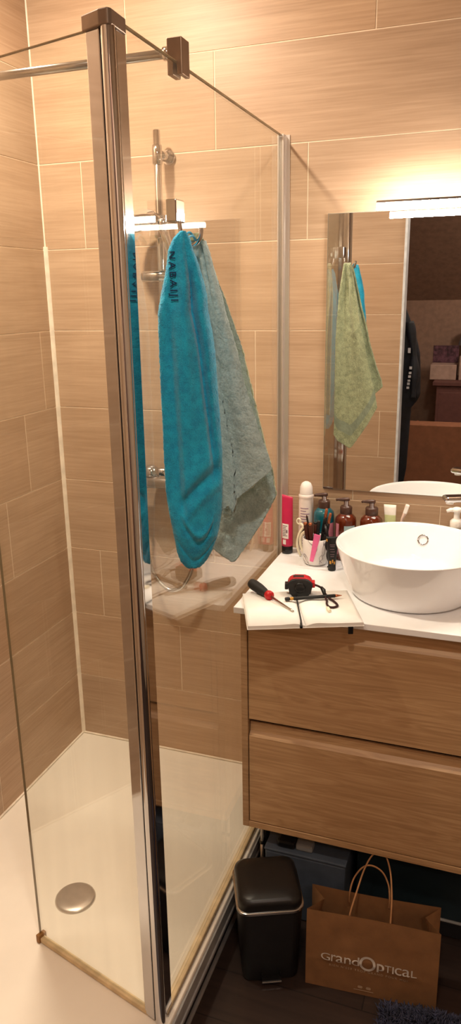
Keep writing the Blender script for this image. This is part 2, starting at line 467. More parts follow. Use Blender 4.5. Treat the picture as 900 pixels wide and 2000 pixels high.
# ------------------------------------------------------------------ pivoting return glass
pg = thing('pivoting_glass_panel', 'narrow clear glass return panel hinged to the chrome corner post', 'glass panel', (.57, -.95, 0))
s0 = cc+dl*.036; s1 = Vector((.397, -.889)); nn = Vector((-dl.y, dl.x))*.003
def qpane(z0, z1, e0, e1, w=1.0):
    return [(e0.x-nn.x*w, e0.y-nn.y*w), (e1.x-nn.x*w, e1.y-nn.y*w), (e1.x+nn.x*w, e1.y+nn.y*w), (e0.x+nn.x*w, e0.y+nn.y*w)]
mb = MB(); mb.prism(qpane(0, 0, s0, s1), .016, HG-.016); mb.build('glass_pane', M['glass'], pg)
mb = MB(); mb.prism(qpane(0, 0, s0, s1), HG-.016, HG-.0145); mb.prism(qpane(0, 0, s1, s1+(s1-s0).normalized()*.0006), .016, HG-.0145)
mb.build('glass_edge', M['edge'], pg)
mb = MB(); mb.prism(qpane(0, 0, s0-dl*.0, s1, 2.4), .001, .0155, .002); mb.build('bottom_seal', M['seal'], pg)['label'] = 'yellowed sweep seal under the panel'
mb = MB(); dd = (s1-s0).normalized(); mb.prism(qpane(0, 0, s1-dd*.008, s1+dd*.004, 4), .0008, .024, .002); mb.build('seal_stop', mat('stained_stop', (140, 98, 50), .6), pg)

# ------------------------------------------------------------------ support bar
M['browncap'] = mat('dull_brown_metal', (128, 108, 92), .32, .75)
sb = thing('support_bar', 'chrome support bar from the left tiles to the top of the glass', 'support bar', (.4, -.715, 2.04))
mb = MB(); mb.cyl((.003, -.715, 2.04), (GX-.008, -.715, 2.04), .0085, 20); mb.build('bar', M['chromeb'], sb)
mb = MB(); mb.prism([(GX-.016, 1.998), (GX-.0046, 1.998), (GX-.0046, 2.0215), (GX+.0046, 2.0215), (GX+.0046, 1.998), (GX+.014, 1.998), (GX+.014, 2.06), (GX-.016, 2.06)], .697, .735, .0012, xf=Matrix(((1, 0, 0), (0, 0, -1), (0, 1, 0))))
mb.build('clamp', M['browncap'], sb)['label'] = 'dull metal clamp gripping the glass'
mb = MB(); mb.cyl((GX-.030, -.715, 2.04), (GX-.016, -.715, 2.04), .012, 20); mb.build('collar', M['chrome'], sb)
mb = MB(); mb.cyl((.003, -.715, 2.04), (.012, -.715, 2.04), .02, 24); mb.build('wall_flange', M['chrome'], sb)

# ------------------------------------------------------------------ shower fittings on the back wall
RX, RY = .433, -.058
sr = thing('shower_riser_rail', 'tall chrome shower riser rail on the back tiles', 'shower rail', (RX, 0, 1.2))
mb = MB(); mb.cyl((RX, RY, 1.20), (RX, RY, 2.055), .0105, 24, bev=.002); mb.build('rail', M['chrome'], sr)
for z in (1.99, 1.25):
    mb = MB(); mb.cyl((RX, RY, z-.026), (RX, RY, z+.026), .0145, 24, bev=.002); mb.cyl((RX, RY, z), (RX+.012, -.001, z), .014, 24); mb.cyl((RX+.012, -.010, z), (RX+.012, -.0012, z), .02, 24)
    mb.build('wall_bracket', M['chrome'], sr)
mb = MB(); mb.cyl((RX, RY, 1.765), (RX, RY, 1.83), .017, 24, bev=.003); mb.cyl((RX, RY, 1.80), (RX+.03, RY-.045, 1.795), .014, 20); mb.cyl((RX+.028, RY-.045, 1.78), (RX+.034, RY-.045, 1.815), .018, 20, bev=.003)
mb.build('hand_shower_holder', M['chrome'], sr)
mb = MB(); mb.cyl((.372, RY-.004, 1.66), (RX+.03, RY-.004, 1.66), .0165, 24, bev=.002); mb.build('sliding_knob', M['chrome'], sr)

hs = thing('hand_shower', 'round chrome hand shower in the riser rail holder', 'hand shower', (.39, -.12, 1.80))
q = Matrix.Rotation(math.radians(28), 3, 'X') @ Matrix.Rotation(math.radians(-10), 3, 'Y')
mb = MB(); mb.lathe([(0, -.012), (.044, -.012), (.051, -.008), (.054, .002), (.050, .014), (.030, .026), (0, .030)], (.392, -.11, 1.808), 40, rot=q)
shead = mb.build('shower_head', M['chrome'], hs)
mb = MB(); mb.lathe([(0, -.0135), (.042, -.0135), (.043, -.0118)], (.392, -.11, 1.808), 40, rot=q); mb.build('spray_plate', M['greyp'], shead)
mb = MB(); mb.tube([(.405, -.105, 1.826), (.430, -.105, 1.822), (.452, -.103, 1.805), (.466, -.103, 1.78), (.478, -.095, 1.73), (.486, -.088, 1.68)], [.017, .015, .0135, .0125, .012, .0105], 16)
mb.build('handle', M['chrome'], hs)

mx = thing('shower_mixer', 'chrome bar mixer tap with looping hose on the back tiles behind the towels', 'mixer tap', (.45, 0, 1.03))
mb = MB(); mb.cyl((.31, -.07, 1.03), (.60, -.07, 1.03), .021, 28, bev=.003); mb.build('mixer_body', M['chrome'], mx)
for a, b in ((.275, .308), (.602, .635)):
    mb = MB(); mb.cyl((a, -.07, 1.03), (b, -.07, 1.03), .024, 28, bev=.003); mb.build('knob', M['chrome'], mx)
mb = MB(); mb.lathe([(0, .034), (.012, .033), (.022, .025), (.026, .010), (.027, 0), (0, 0)], (.368, -.058, 1.048), 28); mb.build('diverter_dome', M['chrome'], mx)
for x in (.38, .53):
    mb = MB(); mb.cyl((x, -.07, 1.03), (x, -.002, 1.03), .014, 20); mb.lathe([(0, 0), (.033, 0), (.030, .008), (.016, .012)], (x, -.002, 1.03), 28, rot=rx(PI/2)); mb.build('wall_union', M['chrome'], mx)
def bez(pts, n=12):
    out = []
    P = [Vector(p) for p in pts]
    for i in range(len(P)-1):
        p0 = P[max(i-1, 0)]; p1 = P[i]; p2 = P[i+1]; p3 = P[min(i+2, len(P)-1)]
        for k in range(n):
            t = k/n
            out.append(.5*((2*p1)+(p2-p0)*t+(2*p0-5*p1+4*p2-p3)*t*t+(3*p1-p0-3*p2+p3)*t**3))
    out.append(P[-1]); return out
mb = MB(); mb.tube(bez([(.345, -.06, 1.009), (.336, -.055, .95), (.335, -.05, .85), (.343, -.05, .75), (.37, -.055, .69), (.424, -.06, .657), (.475, -.06, .69), (.51, -.055, .80), (.52, -.05, 1.1), (.51, -.05, 1.4), (.495, -.07, 1.6), (.4865, -.0875, 1.675)]), .0065, 10)
mb.build('shower_hose', M['chromeb'], mx)['label'] = 'silver flexible hose looping down below the mixer'

# ------------------------------------------------------------------ towel hook on the glass
hk = thing('towel_hook', 'square chrome towel hook stuck on the glass screen', 'towel hook', (.80, -.79, 1.75))
mb = MB(); mb.box((GX+.0045, -.812, 1.733), (GX+.026, -.772, 1.773), .002); mb.build('hook_plate', M['chrome'], hk)
mb = MB(); mb.tube(bez([(GX+.022, -.793, 1.742), (GX+.026, -.793, 1.715), (GX+.034, -.793, 1.695), (GX+.052, -.793, 1.692), (GX+.064, -.793, 1.703), (GX+.068, -.793, 1.722)], 6), .0042, 10)
mb.build('hook_prong', M['chrome'], hk)

# ------------------------------------------------------------------ turquoise towel
def interp(tab, z):
    t = sorted(tab)
    if z <= t[0][0]: return t[0][1:]
    for a, b in zip(t, t[1:]):
        if z <= b[0]:
            f = (z-a[0])/(b[0]-a[0]); f2 = f
            return tuple(x+(y-x)*f2 for x, y in zip(a[1:], b[1:]))
    return t[-1][1:]
BT = [(1.711, .043, .054), (1.698, .03, .062), (1.679, .021, .067), (1.659, .018, .075), (1.639, .014, .081), (1.619, .009, .087), (1.599, .004, .091), (1.571, -.002, .092), (1.538, -.003, .099), (1.497, -.003, .104), (1.433, -.003, .107), (1.367, -.002, .111), (1.3, -.002, .114), (1.231, -.001, .113), (1.184, .004, .111), (1.137, .012, .102), (1.103, .017, .09), (1.084, .023, .079), (1.074, .030, .070), (1.068, .036, .063)]
BP = Vector((.805, -.888)); BD = Vector((.832, .555)); BN = Vector((.555, -.832))   # BN towards the camera side
ZT, ZB = 1.711, 1.068
def blue_front(s, z):
    l, r_ = interp(BT, z); w = r_-l
    v = (ZT-z)/(ZT-ZB)
    bul = math.sqrt(max(0, 1-(2*s-1)**2))
    h = .026*bul*min(1, .35+v*2.2)*min(1, (1-v)*7+.25)
    fade = min(1, (1-v)*3)
    def ss(a, b, x):
        t = min(1, max(0, (x-a)/(b-a))); return t*t*(3-2*t)
    G = lambda x, w_: math.exp(-(x/w_)**2)
    # pleats running down from the gathered top
    h += .0075*math.sin(s*15+2.2*v+.8)*max(0, 1-v*1.6)*bul*min(1, v*6)
    # recessed border along the wall side, raised middle panel
    h -= .0150*(1-ss(.18+.06*v, .27+.06*v, s))*bul*ss(.18, .34, v)*(1-ss(.72, .86, v))
    # long crease down the other side that swings across as a swag
    h -= .0170*bul*G(s-(.60+.34*v), .055)*ss(.06, .2, v)*(1-ss(.62, .74, v))
    u = v-(.795-.17*(s-.15)+.10*(s-.5)**2)
    h += bul*ss(.12, .3, s)*(.006*G(u+.04, .05)-.0110*G(u, .024)+.004*G(u-.045, .022))
    u = v-(.885-.62*(s-.52)**2)
    h += bul*(1-ss(.24, .34, abs(s-.50)))*(.0045*G(u, .014)-.004*G(u-.026, .014))
    u = v-(.975-.35*(s-.5)**2)
    h -= bul*.003*G(u, .010)
    return h, l, w, bul
def blue_pt(s, z, side):
    h, l, w, bul = blue_front(s, z)
    if side < 0: h = -.017*bul*min(1, .4+2*(ZT-z)/(ZT-ZB))
    q = BP+BD*(l+w*s)+BN*h
    p = Vector((q.x, q.y, z))
    return p
def blue_loop(u, t):
    z = ZT+(ZB-ZT)*t
    a = u*2
    if a <= 1: s = .5-.5*math.cos(a*PI); p = blue_pt(s, z, 1)
    else: s = .5+.5*math.cos((a-1)*PI); p = blue_pt(s, z, -1)
    n = noise.noise(p*300)*.0007+noise.noise(p*45)*.0008
    q = BN*(n if a <= 1 else -n) + BD*(noise.noise(p*330+Vector((9, 2, 4)))*.0011)
    p = p+Vector((q.x, q.y, noise.noise(p*300+Vector((3, 7, 1)))*.001))
    if p.x < GX+.0055: p.x = GX+.0055
    return p
mb = MB(); V = mb.grid(blue_loop, 150, 260, closeu=True)
for row in (V[0], V[-1]):
    c = sum((v.co for v in row), Vector())/len(row); cv = mb.bm.verts.new(c)
    for i in range(len(row)):
        f = mb.bm.faces.new((row[i], row[(i+1) % len(row)], cv)); f.smooth = True
bt = thing('bath_towel', 'bright turquoise terry towel with dark blue lettering hanging in front on the glass hook', 'towel', (.86, -.85, 1.70))
mb.build('towel_cloth', M['blue'], bt)
# lettering NABAIJI, reading downwards
t = text_bm('NABAIJI', .0185, 1.38, .0002)
bmesh.ops.triangulate(t, faces=t.faces[:])
for _ in range(2): bmesh.ops.subdivide_edges(t, edges=[e for e in t.edges if e.calc_length() > .0015], cuts=1); bmesh.ops.triangulate(t, faces=t.faces[:])
x0, x1 = text_width(t)
for v in t.verts:
    z = 1.676-(v.co.x-x0)*(.085/(x1-x0))
    l, r_ = interp(BT, z); w = r_-l
    sabs = .0190+v.co.y*.95+(1.676-z)*.02
    s = min(.97, max(.03, (sabs-l)/w))
    h = blue_front(s, z)[0]+.0032
    q = BP+BD*(l+w*s)+BN*h
    v.co = Vector((q.x, q.y, z))
mb = MB(); mb.merge(t); mb.build('lettering', M['navy'], bt)['label'] = 'dark blue brand lettering running down the towel'
mb = MB(); mb.tube(bez([(.838, -.845, 1.70), (.842, -.82, 1.712), (GX+.056, -.793, 1.699), (.846, -.815, 1.706), (.846, -.845, 1.70)], 6), .0022, 8)
mb.build('hanging_loop', M['blue'], bt)

# ------------------------------------------------------------------ sage towel (two hanging leaves of one cloth)
G1 = [(1.712, .843), (1.705, .847), (1.684, .854), (1.663, .86), (1.642, .865), (1.599, .877), (1.555, .888), (1.511, .902), (1.467, .914), (1.422, .924), (1.377, .939), (1.331, .954), (1.285, .973), (1.266, .978), (1.254, .980), (1.0, .98)]
def leaf(y0, zbot, right, pl, ph, nu, nv, sideoff):
    ztop = 1.706
    def fn(u, v):
        zb = zbot(u)
        z = ztop-(ztop-zb)*v - .006*(abs(u-.5)*2)**2*(1-v)
        xr = right(z)
        xl = .8075 + .010*max(0, 1-v*6)
        x = xl+(xr-xl)*u
        g = min(1, v*2.5)
        y = y0 + sideoff*(1-g) + pl(u, v)
        p = Vector((x, y, z))
        p.y += noise.noise(p*200+Vector((ph, 0, 0)))*.0013+noise.noise(p*45)*.002
        p.x += noise.noise(p*260+Vector((0, ph, 0)))*.0010*min(1, u*5)
        p.z += noise.noise(p*220+Vector((0, 0, ph)))*.0012
        return p
    return fn
def r1(z): return interp(G1, z)[0]
def r2(z):
    tb = [(1.706, .842), (1.6, .872), (1.5, .896), (1.4, .92), (1.3, .945), (1.241, .962), (1.184, .972), (1.12, .972), (1.0, .972)]
    return interp(tb, z)[0]
def zb1(u):     # lower hem of the leaf towards the camera
    tb = [(0, 1.14), (.25, 1.150), (.38, 1.162), (.46, 1.172), (.52, 1.158), (.56, 1.190), (.70, 1.208), (.85, 1.232), (1, 1.256)]
    return interp(tb, u)[0]
def zb2(u):
    tb = [(0, 1.075), (.10, 1.050), (.37, 1.024), (.42, 1.026), (.6, 1.070), (.8, 1.122), (1, 1.186)]
    return interp(tb, u)[0]
def pl1(u, v):
    a = .013*min(1, v*3+.15)
    return -a*math.sin(u*9+.4)*(1-.4*v) - .014*math.exp(-((u-.50)/.09)**2)*max(0, v-.5)*1.5 - .006*math.sin(u*21+1)*max(0, 1-v*1.6)
def pl2(u, v):
    return .007*math.sin(u*7+2)*(1-.6*v) + .004*math.sin(u*19)*max(0, 1-v*1.6)
gt = thing('hand_towel', 'sage green terry hand towel hanging behind the turquoise one on the glass hook', 'towel', (.87, -.73, 1.70))
for yy, zb, rr, pl, ph, so in ((-.752, zb1, r1, pl1, 1.7, -.008), (-.690, zb2, r2, pl2, 5.1, -.072)):
    mb = MB(); mb.grid(leaf(yy, zb, rr, pl, ph, 90, 180, so), 90, 200,
                       mif=(lambda u, v: 2 if (.86 < v < .93 and yy > -.72) else 0))
    # give the cloth thickness
    o = mb.build('towel_leaf', [M['greencool'], M['green'], M['greencool'], M['greenband']], gt)  # camera side takes the cool-light tint, mirror side the plain sage
    if sum(pp.normal.y for pp in o.data.polygons) > 0: o.data.flip_normals()
    md = o.modifiers.new('thickness', 'SOLIDIFY'); md.thickness = .006; md.offset = 0; md.material_offset = 1; md.material_offset_rim = 1
# fold across the hook joining both leaves
def ridge(u, v):
    a = PI*v
    x = .816+(.842-.816)*u
    return Vector((x, -.770-.010*math.cos(a)+.002*math.sin(9*u), 1.700+.012*math.sin(a)+.001*noise.noise(Vector((x*300, a, 0)))))
mb = MB(); mb.grid(ridge, 30, 16); o = mb.build('top_fold', M['green'], gt)
md = o.modifiers.new('thickness', 'SOLIDIFY'); md.thickness = .006; md.offset = 0

# ------------------------------------------------------------------ vanity cabinet
VX0, VX1, VY, VZ0, VZ1 = .816, 1.606, -.490, .156, .812
vc = thing('vanity_cabinet', 'wall-hung oak vanity cabinet with two wide drawers', 'cabinet', (1.21, -.25, VZ0))
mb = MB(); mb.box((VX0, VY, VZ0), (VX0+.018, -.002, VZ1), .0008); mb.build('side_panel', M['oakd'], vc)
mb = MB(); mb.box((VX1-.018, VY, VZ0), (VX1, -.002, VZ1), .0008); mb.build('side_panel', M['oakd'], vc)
mb = MB(); mb.box((VX0+.0183, VY, VZ0), (VX1-.0183, -.004, VZ0+.018), .0008); mb.build('bottom_panel', M['oak'], vc)
mb = MB(); mb.box((VX0+.0185, VY+.030, VZ0+.0185), (VX1-.0185, -.006, VZ1-.001)); mb.build('carcass', M['gap'], vc)
def drawer(z0, z1):
    # front with a bevelled finger grip along the top edge (profile in y,z)
    x0, x1 = VX0+.0205, VX1-.0205
    y = VY+.002
    pr = [(y+.020, z0), (y, z0), (y, z1-.040), (y+.012, z1-.028), (y+.0135, z1-.002), (y+.020, z1-.002)]
    xf = Matrix(((0, 0, 1, 0), (1, 0, 0, 0), (0, 1, 0, 0), (0, 0, 0, 1))).to_3x3()
    mb = MB(); mb.prism(pr, x0, x1, xf=xf); return mb
drawer(.5005, VZ1-.012).build('drawer', M['oak'], vc)
drawer(.1775, .487).build('drawer', M['oak'], vc)

# worktop
mb = MB(); mb.box((.8035, -.507, VZ1+.001), (1.622, -.0015, CZ), .0015)
tag(mb.build('worktop', M['counter']), 'white worktop on top of the oak vanity cabinet', 'worktop')

# basin
BC = Vector((1.22, -.268))
wb = thing('vessel_basin', 'round white ceramic vessel basin standing on the worktop', 'basin', (BC.x, BC.y, CZ))
prof = [(0, .0), (.146, .0), (.154, .004), (.158, .010)]
for i in range(1, 11):
    t = i/10; prof.append((.158+.040*(t**.85), .010+.122*t))
prof += [(.1985, .1345), (.1965, .136), (.194, .135)]
for i in range(1, 13):
    t = i/12; prof.append((.194-.045*t**1.0-.0*t, .135-.085*t))
prof += [(.140, .040), (.115, .030), (.07, .024), (.028, .022), (0, .022)]
mb = MB(); mb.lathe(prof, (BC.x, BC.y, CZ+.0005), 96); mb.build('bowl', M['ceramic'], wb)
mb = MB(); dv = Vector((.05, 1, 0)).normalized()
ov = Vector((1.233, BC.y+.1705, CZ+.093)); q = Vector((-.02, -.92, .42)).normalized().to_track_quat('Z', 'Y').to_matrix()
mb.lathe([(.0165, -.003), (.0165, .002), (.0135, .004), (.0115, .002), (.0110, -.001), (0, -.001)], ov, 32, rot=q); mb.build('overflow_ring', M['chrome'], wb)['label'] = 'chrome overflow ring inside the bowl'
mb = MB(); mb.lathe([(0, .012), (.022, .011), (.030, .006), (.031, 0)], (BC.x, BC.y, CZ+.0225), 32); mb.build('waste_plug', M['chrome'], wb)

# basin mixer
fc = thing('basin_mixer', 'tall chrome basin mixer tap with its spout reaching over the basin', 'tap', (1.47, -.115, CZ))
mb = MB(); mb.cyl((1.47, -.115, CZ+.0005), (1.47, -.115, 1.095), .023, 28, bev=.003); mb.lathe([(.03, 0), (.03, .006), (.024, .008)], (1.47, -.115, CZ+.0005), 28); mb.build('tap_body', M['chrome'], fc)
sd = Vector((1.287, -.190, 1.073)); se = Vector((1.47, -.115, 1.081)); dd = (se-sd); L = dd.length
ang = math.atan2(dd.y, dd.x)
mb = MB(); mb.box((sd.x, sd.y-.019, sd.z-.008), (sd.x+L, sd.y+.019, sd.z+.008), .0075, 4, rot=rz(ang), piv=sd); mb.build('spout', M['chrome'], fc)
mb = MB(); p = sd+Vector((math.cos(ang), math.sin(ang), 0))*.018; mb.cyl(p-Vector((0, 0, .014)), p-Vector((0, 0, .007)), .010, 20); mb.build('aerator', M['whitepl'], fc)
mb = MB(); mb.cyl((1.47, -.115, 1.096), (1.47, -.115, 1.115), .021, 24, bev=.004); mb.box((1.465, -.20, 1.108), (1.475, -.12, 1.114), .002); mb.build('lever', M['chrome'], fc)

# ------------------------------------------------------------------ mirror + lamp
mr = thing('wall_mirror', 'large frameless mirror on the tiles above the basin', 'mirror', (1.3, 0, 1.03))
mb = MB(); mb.box((.920, -.0075, 1.031), (1.75, -.0022, 1.814)); mb.build('mirror_edge', M['mirror_edge'], mr)
mb = MB(); mb.box((.9212, -.0082, 1.0322), (1.7488, -.0076, 1.8128)); mb.build('mirror_glass', M['mirror'], mr)
LY, LZ = -.125, 1.812
lp = thing('mirror_lamp', 'slim bright LED lamp bar projecting above the mirror', 'lamp', (1.35, -.07, 1.83))
mb = MB(); mb.tube([(1.073, LY, LZ), (1.63, LY, LZ)], .0078, 16); mb.build('light_tube', M['led'], lp)
mb = MB(); mb.box((1.072, LY-.006, LZ+.0085), (1.632, LY+.010, LZ+.0145), .001); mb.build('lamp_housing', M['chromeb'], lp)
mb = MB(); mb.box((1.335, LY+.010, LZ+.0065), (1.365, -.0015, LZ+.0125), .001); mb.box((1.31, -.014, 1.8155), (1.39, -.0015, 1.85), .002); mb.build('wall_bracket', M['chrome'], lp)

# ------------------------------------------------------------------ toiletries
def pump_bottle(x, y, rad, shoulder, neck, top, bodymat, name, label, deg, labels):
    t = thing(name, label, 'pump bottle', (x, y, CZ))
    z = CZ
    pr = [(0, .0005), (rad-.004, .0005), (rad, .005), (rad, shoulder-z-.014), (rad*.93, shoulder-z-.004), (rad*.62, shoulder-z+.006), (rad*.42, neck-z)]
    mb = MB(); mb.lathe(pr, (x, y, z), 36); mb.build('bottle_body', bodymat, t)
    mb = MB(); mb.lathe([(rad*.54, neck-z-.004), (rad*.57, neck-z), (rad*.57, neck-z+.018), (rad*.5, neck-z+.021), (rad*.24, neck-z+.022), (rad*.22, top-z-.008), (0, top-z-.008)], (x, y, z), 28)
    mb.build('pump_collar', M['bronze'], t)
    a = math.radians(deg); d = Vector((math.cos(a), math.sin(a), 0))
    mb = MB(); c = Vector((x, y, top-.004)); 
    mb.tube([c-d*.010, c-d*.004, c+d*.012, c+d*.026, c+d*.030-Vector((0, 0, .003))], [.004, .0065, .0058, .0040, .0034], 12); mb.build('pump_spout', M['bronze'], t)
    for a0, a1, z0, z1, m, nm in labels:
        mb = MB(); R = rad+.0005
        mb.grid(lambda u, v: Vector((x+R*math.cos(math.radians(a0+(a1-a0)*u)), y+R*math.sin(math.radians(a0+(a1-a0)*u)), z0+(z1-z0)*v)), 12, 1)
        mb.build(nm, m, t)
    return t
pump_bottle(.934, -.046, .0310, .975, .984, 1.026, M['teal'], 'soap_bottle', 'teal pump bottle with a brown pump beside the white spray can', 200, [(-50, -10, .85, .94, M['pinkl'], 'bottle_label')])
ab = pump_bottle(1.002, -.052, .0315, .964, .973, 1.018, M['amber'], 'soap_bottle', 'amber pump bottle with a pale blue flowered label', 195, [(-140, -118, .85, .945, M['pinkl'], 'bottle_label'), (-88, -25, .855, .940, M['skyl'], 'bottle_label')])
mb = MB(); R = .0325
for a, z, s in ((-70, .913, .010), (-58, .922, .008), (-48, .912, .009), (-60, .902, .009), (-40, .925, .007)):
    a = math.radians(a); mb.grid(lambda u, v: Vector((1.002+R*math.cos(a+(u-.5)*s/R*2*math.sin(PI*(v*.98+.01))), -.052+R*math.sin(a+(u-.5)*s/R*2*math.sin(PI*(v*.98+.01))), z+(v-.5)*s*1.6)), 6, 6)
mb.build('flower_print', M['peach'], ab)
pump_bottle(1.078, -.052, .0330, .966, .975, 1.017, M['amber'], 'soap_bottle', 'plain amber pump bottle close behind the basin rim', 190, [(-130, -60, .85, .945, M['skyl'], 'bottle_label')])

# magenta tube standing on its cap
tb = thing('conditioner_tube', 'magenta squeeze tube standing on its black cap against the glass screen', 'tube', (.822, -.056, CZ))
def tubebody(cx, cy, z0, z1, r0, w1, t1, slant=0, yaw=0):
    def fn(u, v):
        a = 2*PI*u; k = v**1.3
        rx_ = r0+(w1-r0)*k; ry_ = r0+(t1-r0)*k
        z = z0+(z1-z0)*v - slant*v*math.cos(a)
        p = Vector((rx_*math.cos(a), ry_*math.sin(a), 0)); p = rz(yaw) @ p
        return Vector((cx+p.x, cy+p.y, z))
    return fn
mb = MB(); V = mb.grid(tubebody(.822, -.056, .855, 1.013, .0175, .0165, .0022, .005, .30), 32, 20, closeu=True)
mb.bm.faces.new(V[-1]); mb.bm.faces.new(V[0][::-1]); mb.build('tube_body', M['pink'], tb)
mb = MB(); mb.cyl((.822, -.056, CZ+.0005), (.822, -.056, .8555), .0172, 28, bev=.002); mb.build('tube_cap', M['black'], tb)
def tubelabel(z0, z1, a0, a1, off=.0005):
    fn0 = tubebody(.822, -.056, .855, 1.013, .0175+off, .0165+off, .0022+off, .005, .30)
    return lambda u, v: fn0(math.radians(a0+(a1-a0)*u)/(2*PI) % 1.0, (z0+(z1-z0)*v-.855)/.158)
mb = MB(); mb.grid(tubelabel(.880, .926, -150, -80), 10, 8); tlab = mb.build('tube_label', M['label_w'], tb)
mb = MB()
for i in range(7): mb.grid(tubelabel(.8885+i*.005, .8905+i*.005, -142, -104 if i % 3 else -92, .001), 6, 1)
mb.grid(tubelabel(.898, .908, -102, -90, .0013), 4, 2)
mb.build('label_text', M['label_t'], tlab)
mb = MB(); mb.grid(tubelabel(.862, .877, -140, -105, .0006), 6, 2); mb.build('barcode_label', M['label_w'], tb)

# white spray can
sp = thing('deodorant_can', 'white spray deodorant can with fine purple print', 'spray can', (.877, -.042, CZ))
mb = MB(); mb.lathe([(0, .0005), (.0205, .0005), (.022, .003), (.022, .168), (.0215, .172), (.0215, .178), (.023, .181), (.0228, .187), (.0205, .190)], (.877, -.042, CZ), 36); mb.build('can_body', M['spray'], sp)
mb = MB(); mb.lathe([(.0195, .189), (.0195, .196), (.0185, .212), (.014, .223), (.006, .228), (0, .2285)], (.877, -.042, CZ), 32); mb.build('can_cap', M['label_w'], sp)
mb = MB(); R = .0224
for i in range(16):
    z = .85+i*.0085; a0 = -125; a1 = -125+random.uniform(45, 85)
    mb.grid(lambda u, v: Vector((.877+R*math.cos(math.radians(a0+(a1-a0)*u)), -.042+R*math.sin(math.radians(a0+(a1-a0)*u)), z+v*.0022)), 8, 1)
mb.build('can_print', M['purple'], sp)

# marble mug with brushes
MX, MY = .928, -.122
mg = thing('marble_mug', 'white marbled mug full of brushes standing on the worktop', 'mug', (MX, MY, CZ))
mb = MB(); mb.lathe([(0, .0005), (.028, .0005), (.034, .004), (.0385, .016), (.0395, .04), (.0395, .080), (.0375, .081), (.0365, .078), (.0365, .018), (.03, .008), (0, .007)], (MX, MY, CZ), 40); mb.build('mug_body', M['marble'], mg)
hd = Vector((-.90, .44, 0)).normalized()
mb = MB(); c = Vector((MX, MY, CZ+.055)); pts = []
for i in range(17):
    a = -PI/2*1.05+PI*1.08*i/16
    pts.append(c+hd*(.036+.024*math.cos(a))+Vector((0, 0, .034*math.sin(a))))
mb.tube(pts, .0045, 12); mb.build('mug_handle', M['cream'], mg)
def stick(name, label, cat, a, b, parts, group=None):
    """parts: list of (t0,t1,r0,r1,mat,partname) along a->b"""
    a = Vector(a); b = Vector(b); t = thing(name, label, cat, a, group)
    for t0, t1, r0, r1, m, nm in parts:
        mb = MB(); mb.cyl(a+(b-a)*t0, a+(b-a)*t1, (r0, r1), 16, bev=min(r0, r1)*.3); mb.build(nm, m, t)
    return t
zb = CZ+.012
stick('makeup_stick', 'brown lacquered makeup stick with copper tip, nearest the mug handle', 'makeup stick', (MX-.014, MY-.006, zb), (MX-.030, MY-.012, .958), [(0, .93, .0062, .0066, M['brownmetal'], 'stick_body'), (.93, 1, .0066, .006, M['copper'], 'tip')])
stick('makeup_stick', 'brown lacquered makeup stick at the front rim of the mug', 'makeup stick', (MX-.006, MY-.012, zb), (MX-.013, MY-.020, .960), [(0, .93, .0062, .0066, M['brownmetal'], 'stick_body'), (.93, 1, .0066, .006, M['copper'], 'tip')])
stick('makeup_stick', 'dark makeup stick in the middle of the mug', 'makeup stick', (MX, MY+.004, zb), (MX-.003, MY+.002, .957), [(0, .95, .006, .0062, M['brownmetal'], 'stick_body'), (.95, 1, .0062, .0055, M['black'], 'tip')])
stick('makeup_pencil', 'thin black pencil leaning out past the brown makeup sticks', 'pencil', (MX-.008, MY+.012, zb), (MX-.031, MY+.006, .975), [(0, .94, .003, .003, M['black'], 'pencil_body'), (.94, 1, .003, .001, M['brownmetal'], 'tip')])
stick('makeup_brush', 'black makeup brush with pale copper end, the taller of the two in the mug', 'makeup brush', (MX+.010, MY+.006, zb), (MX+.028, MY+.012, .998), [(0, .55, .0035, .006, M['black'], 'handle'), (.55, .82, .006, .0055, M['black'], 'ferrule'), (.82, 1, .005, .0042, M['copper'], 'tip')])
stick('makeup_brush', 'black makeup brush with copper end leaning furthest toward the teal bottle', 'makeup brush', (MX+.014, MY-.002, zb), (MX+.042, MY+.002, .988), [(0, .55, .0035, .006, M['black'], 'handle'), (.55, .78, .006, .005, M['black'], 'ferrule'), (.78, 1, .0048, .004, M['copper'], 'tip')])
stick('mascara_tube', 'slim dark green mascara tube standing in the mug', 'mascara', (MX+.004, MY-.014, zb), (MX+.010, MY-.008, .965), [(0, .6, .005, .005, M['teal'], 'tube_body'), (.6, 1, .005, .0048, M['black'], 'cap')])
# pink comb clipped outside the mug
pc = MB(); pc.box((-.0055, -.0015, 0), (.0055, .0015, .088), .001)
q = Matrix.Rotation(math.radians(12), 3, 'Y') @ Matrix.Rotation(math.radians(4), 3, 'X')
pz = Vector((MX-.002, MY-.0455, CZ+.020))
for v in pc.bm.verts:
    k = 1+v.co.z*9; v.co.x *= k; v.co = pz+q @ v.co
tag(pc.build('nail_file', M['hotpink']), 'pink nail file leaning against the front of the marbled mug', 'nail file')
# scissors with black loops
ss = thing('scissors', 'scissors with black loop handles hanging over the mug beside the black tube', 'scissors', (MX+.045, MY-.02, .90))
for cx, cz, rr in ((MX+.045, .898, .016), (MX+.050, .868, .018)):
    mb = MB(); pts = [(cx+rr*.55*math.cos(2*PI*i/24), MY-.024+.003*math.sin(2*PI*i/24), cz+rr*math.sin(2*PI*i/24)) for i in range(24)]
    mb.tube(pts, .0032, 10, closed=True); mb.build('loop_handle', M['black'], ss)
mb = MB(); mb.tube([(MX+.042, MY-.022, .913), (MX+.034, MY-.014, .935), (MX+.028, MY-.008, .955)], [.004, .0045, .003], 10); mb.build('shank', M['black'], ss)
mb = MB(); mb.tube(bez([(MX+.046, MY-.024, .886), (MX+.058, MY-.028, .862), (MX+.056, MY-.034, .843), (MX+.044, MY-.036, .8345)], 6), .003, 10); mb.build('strap', M['black'], ss)
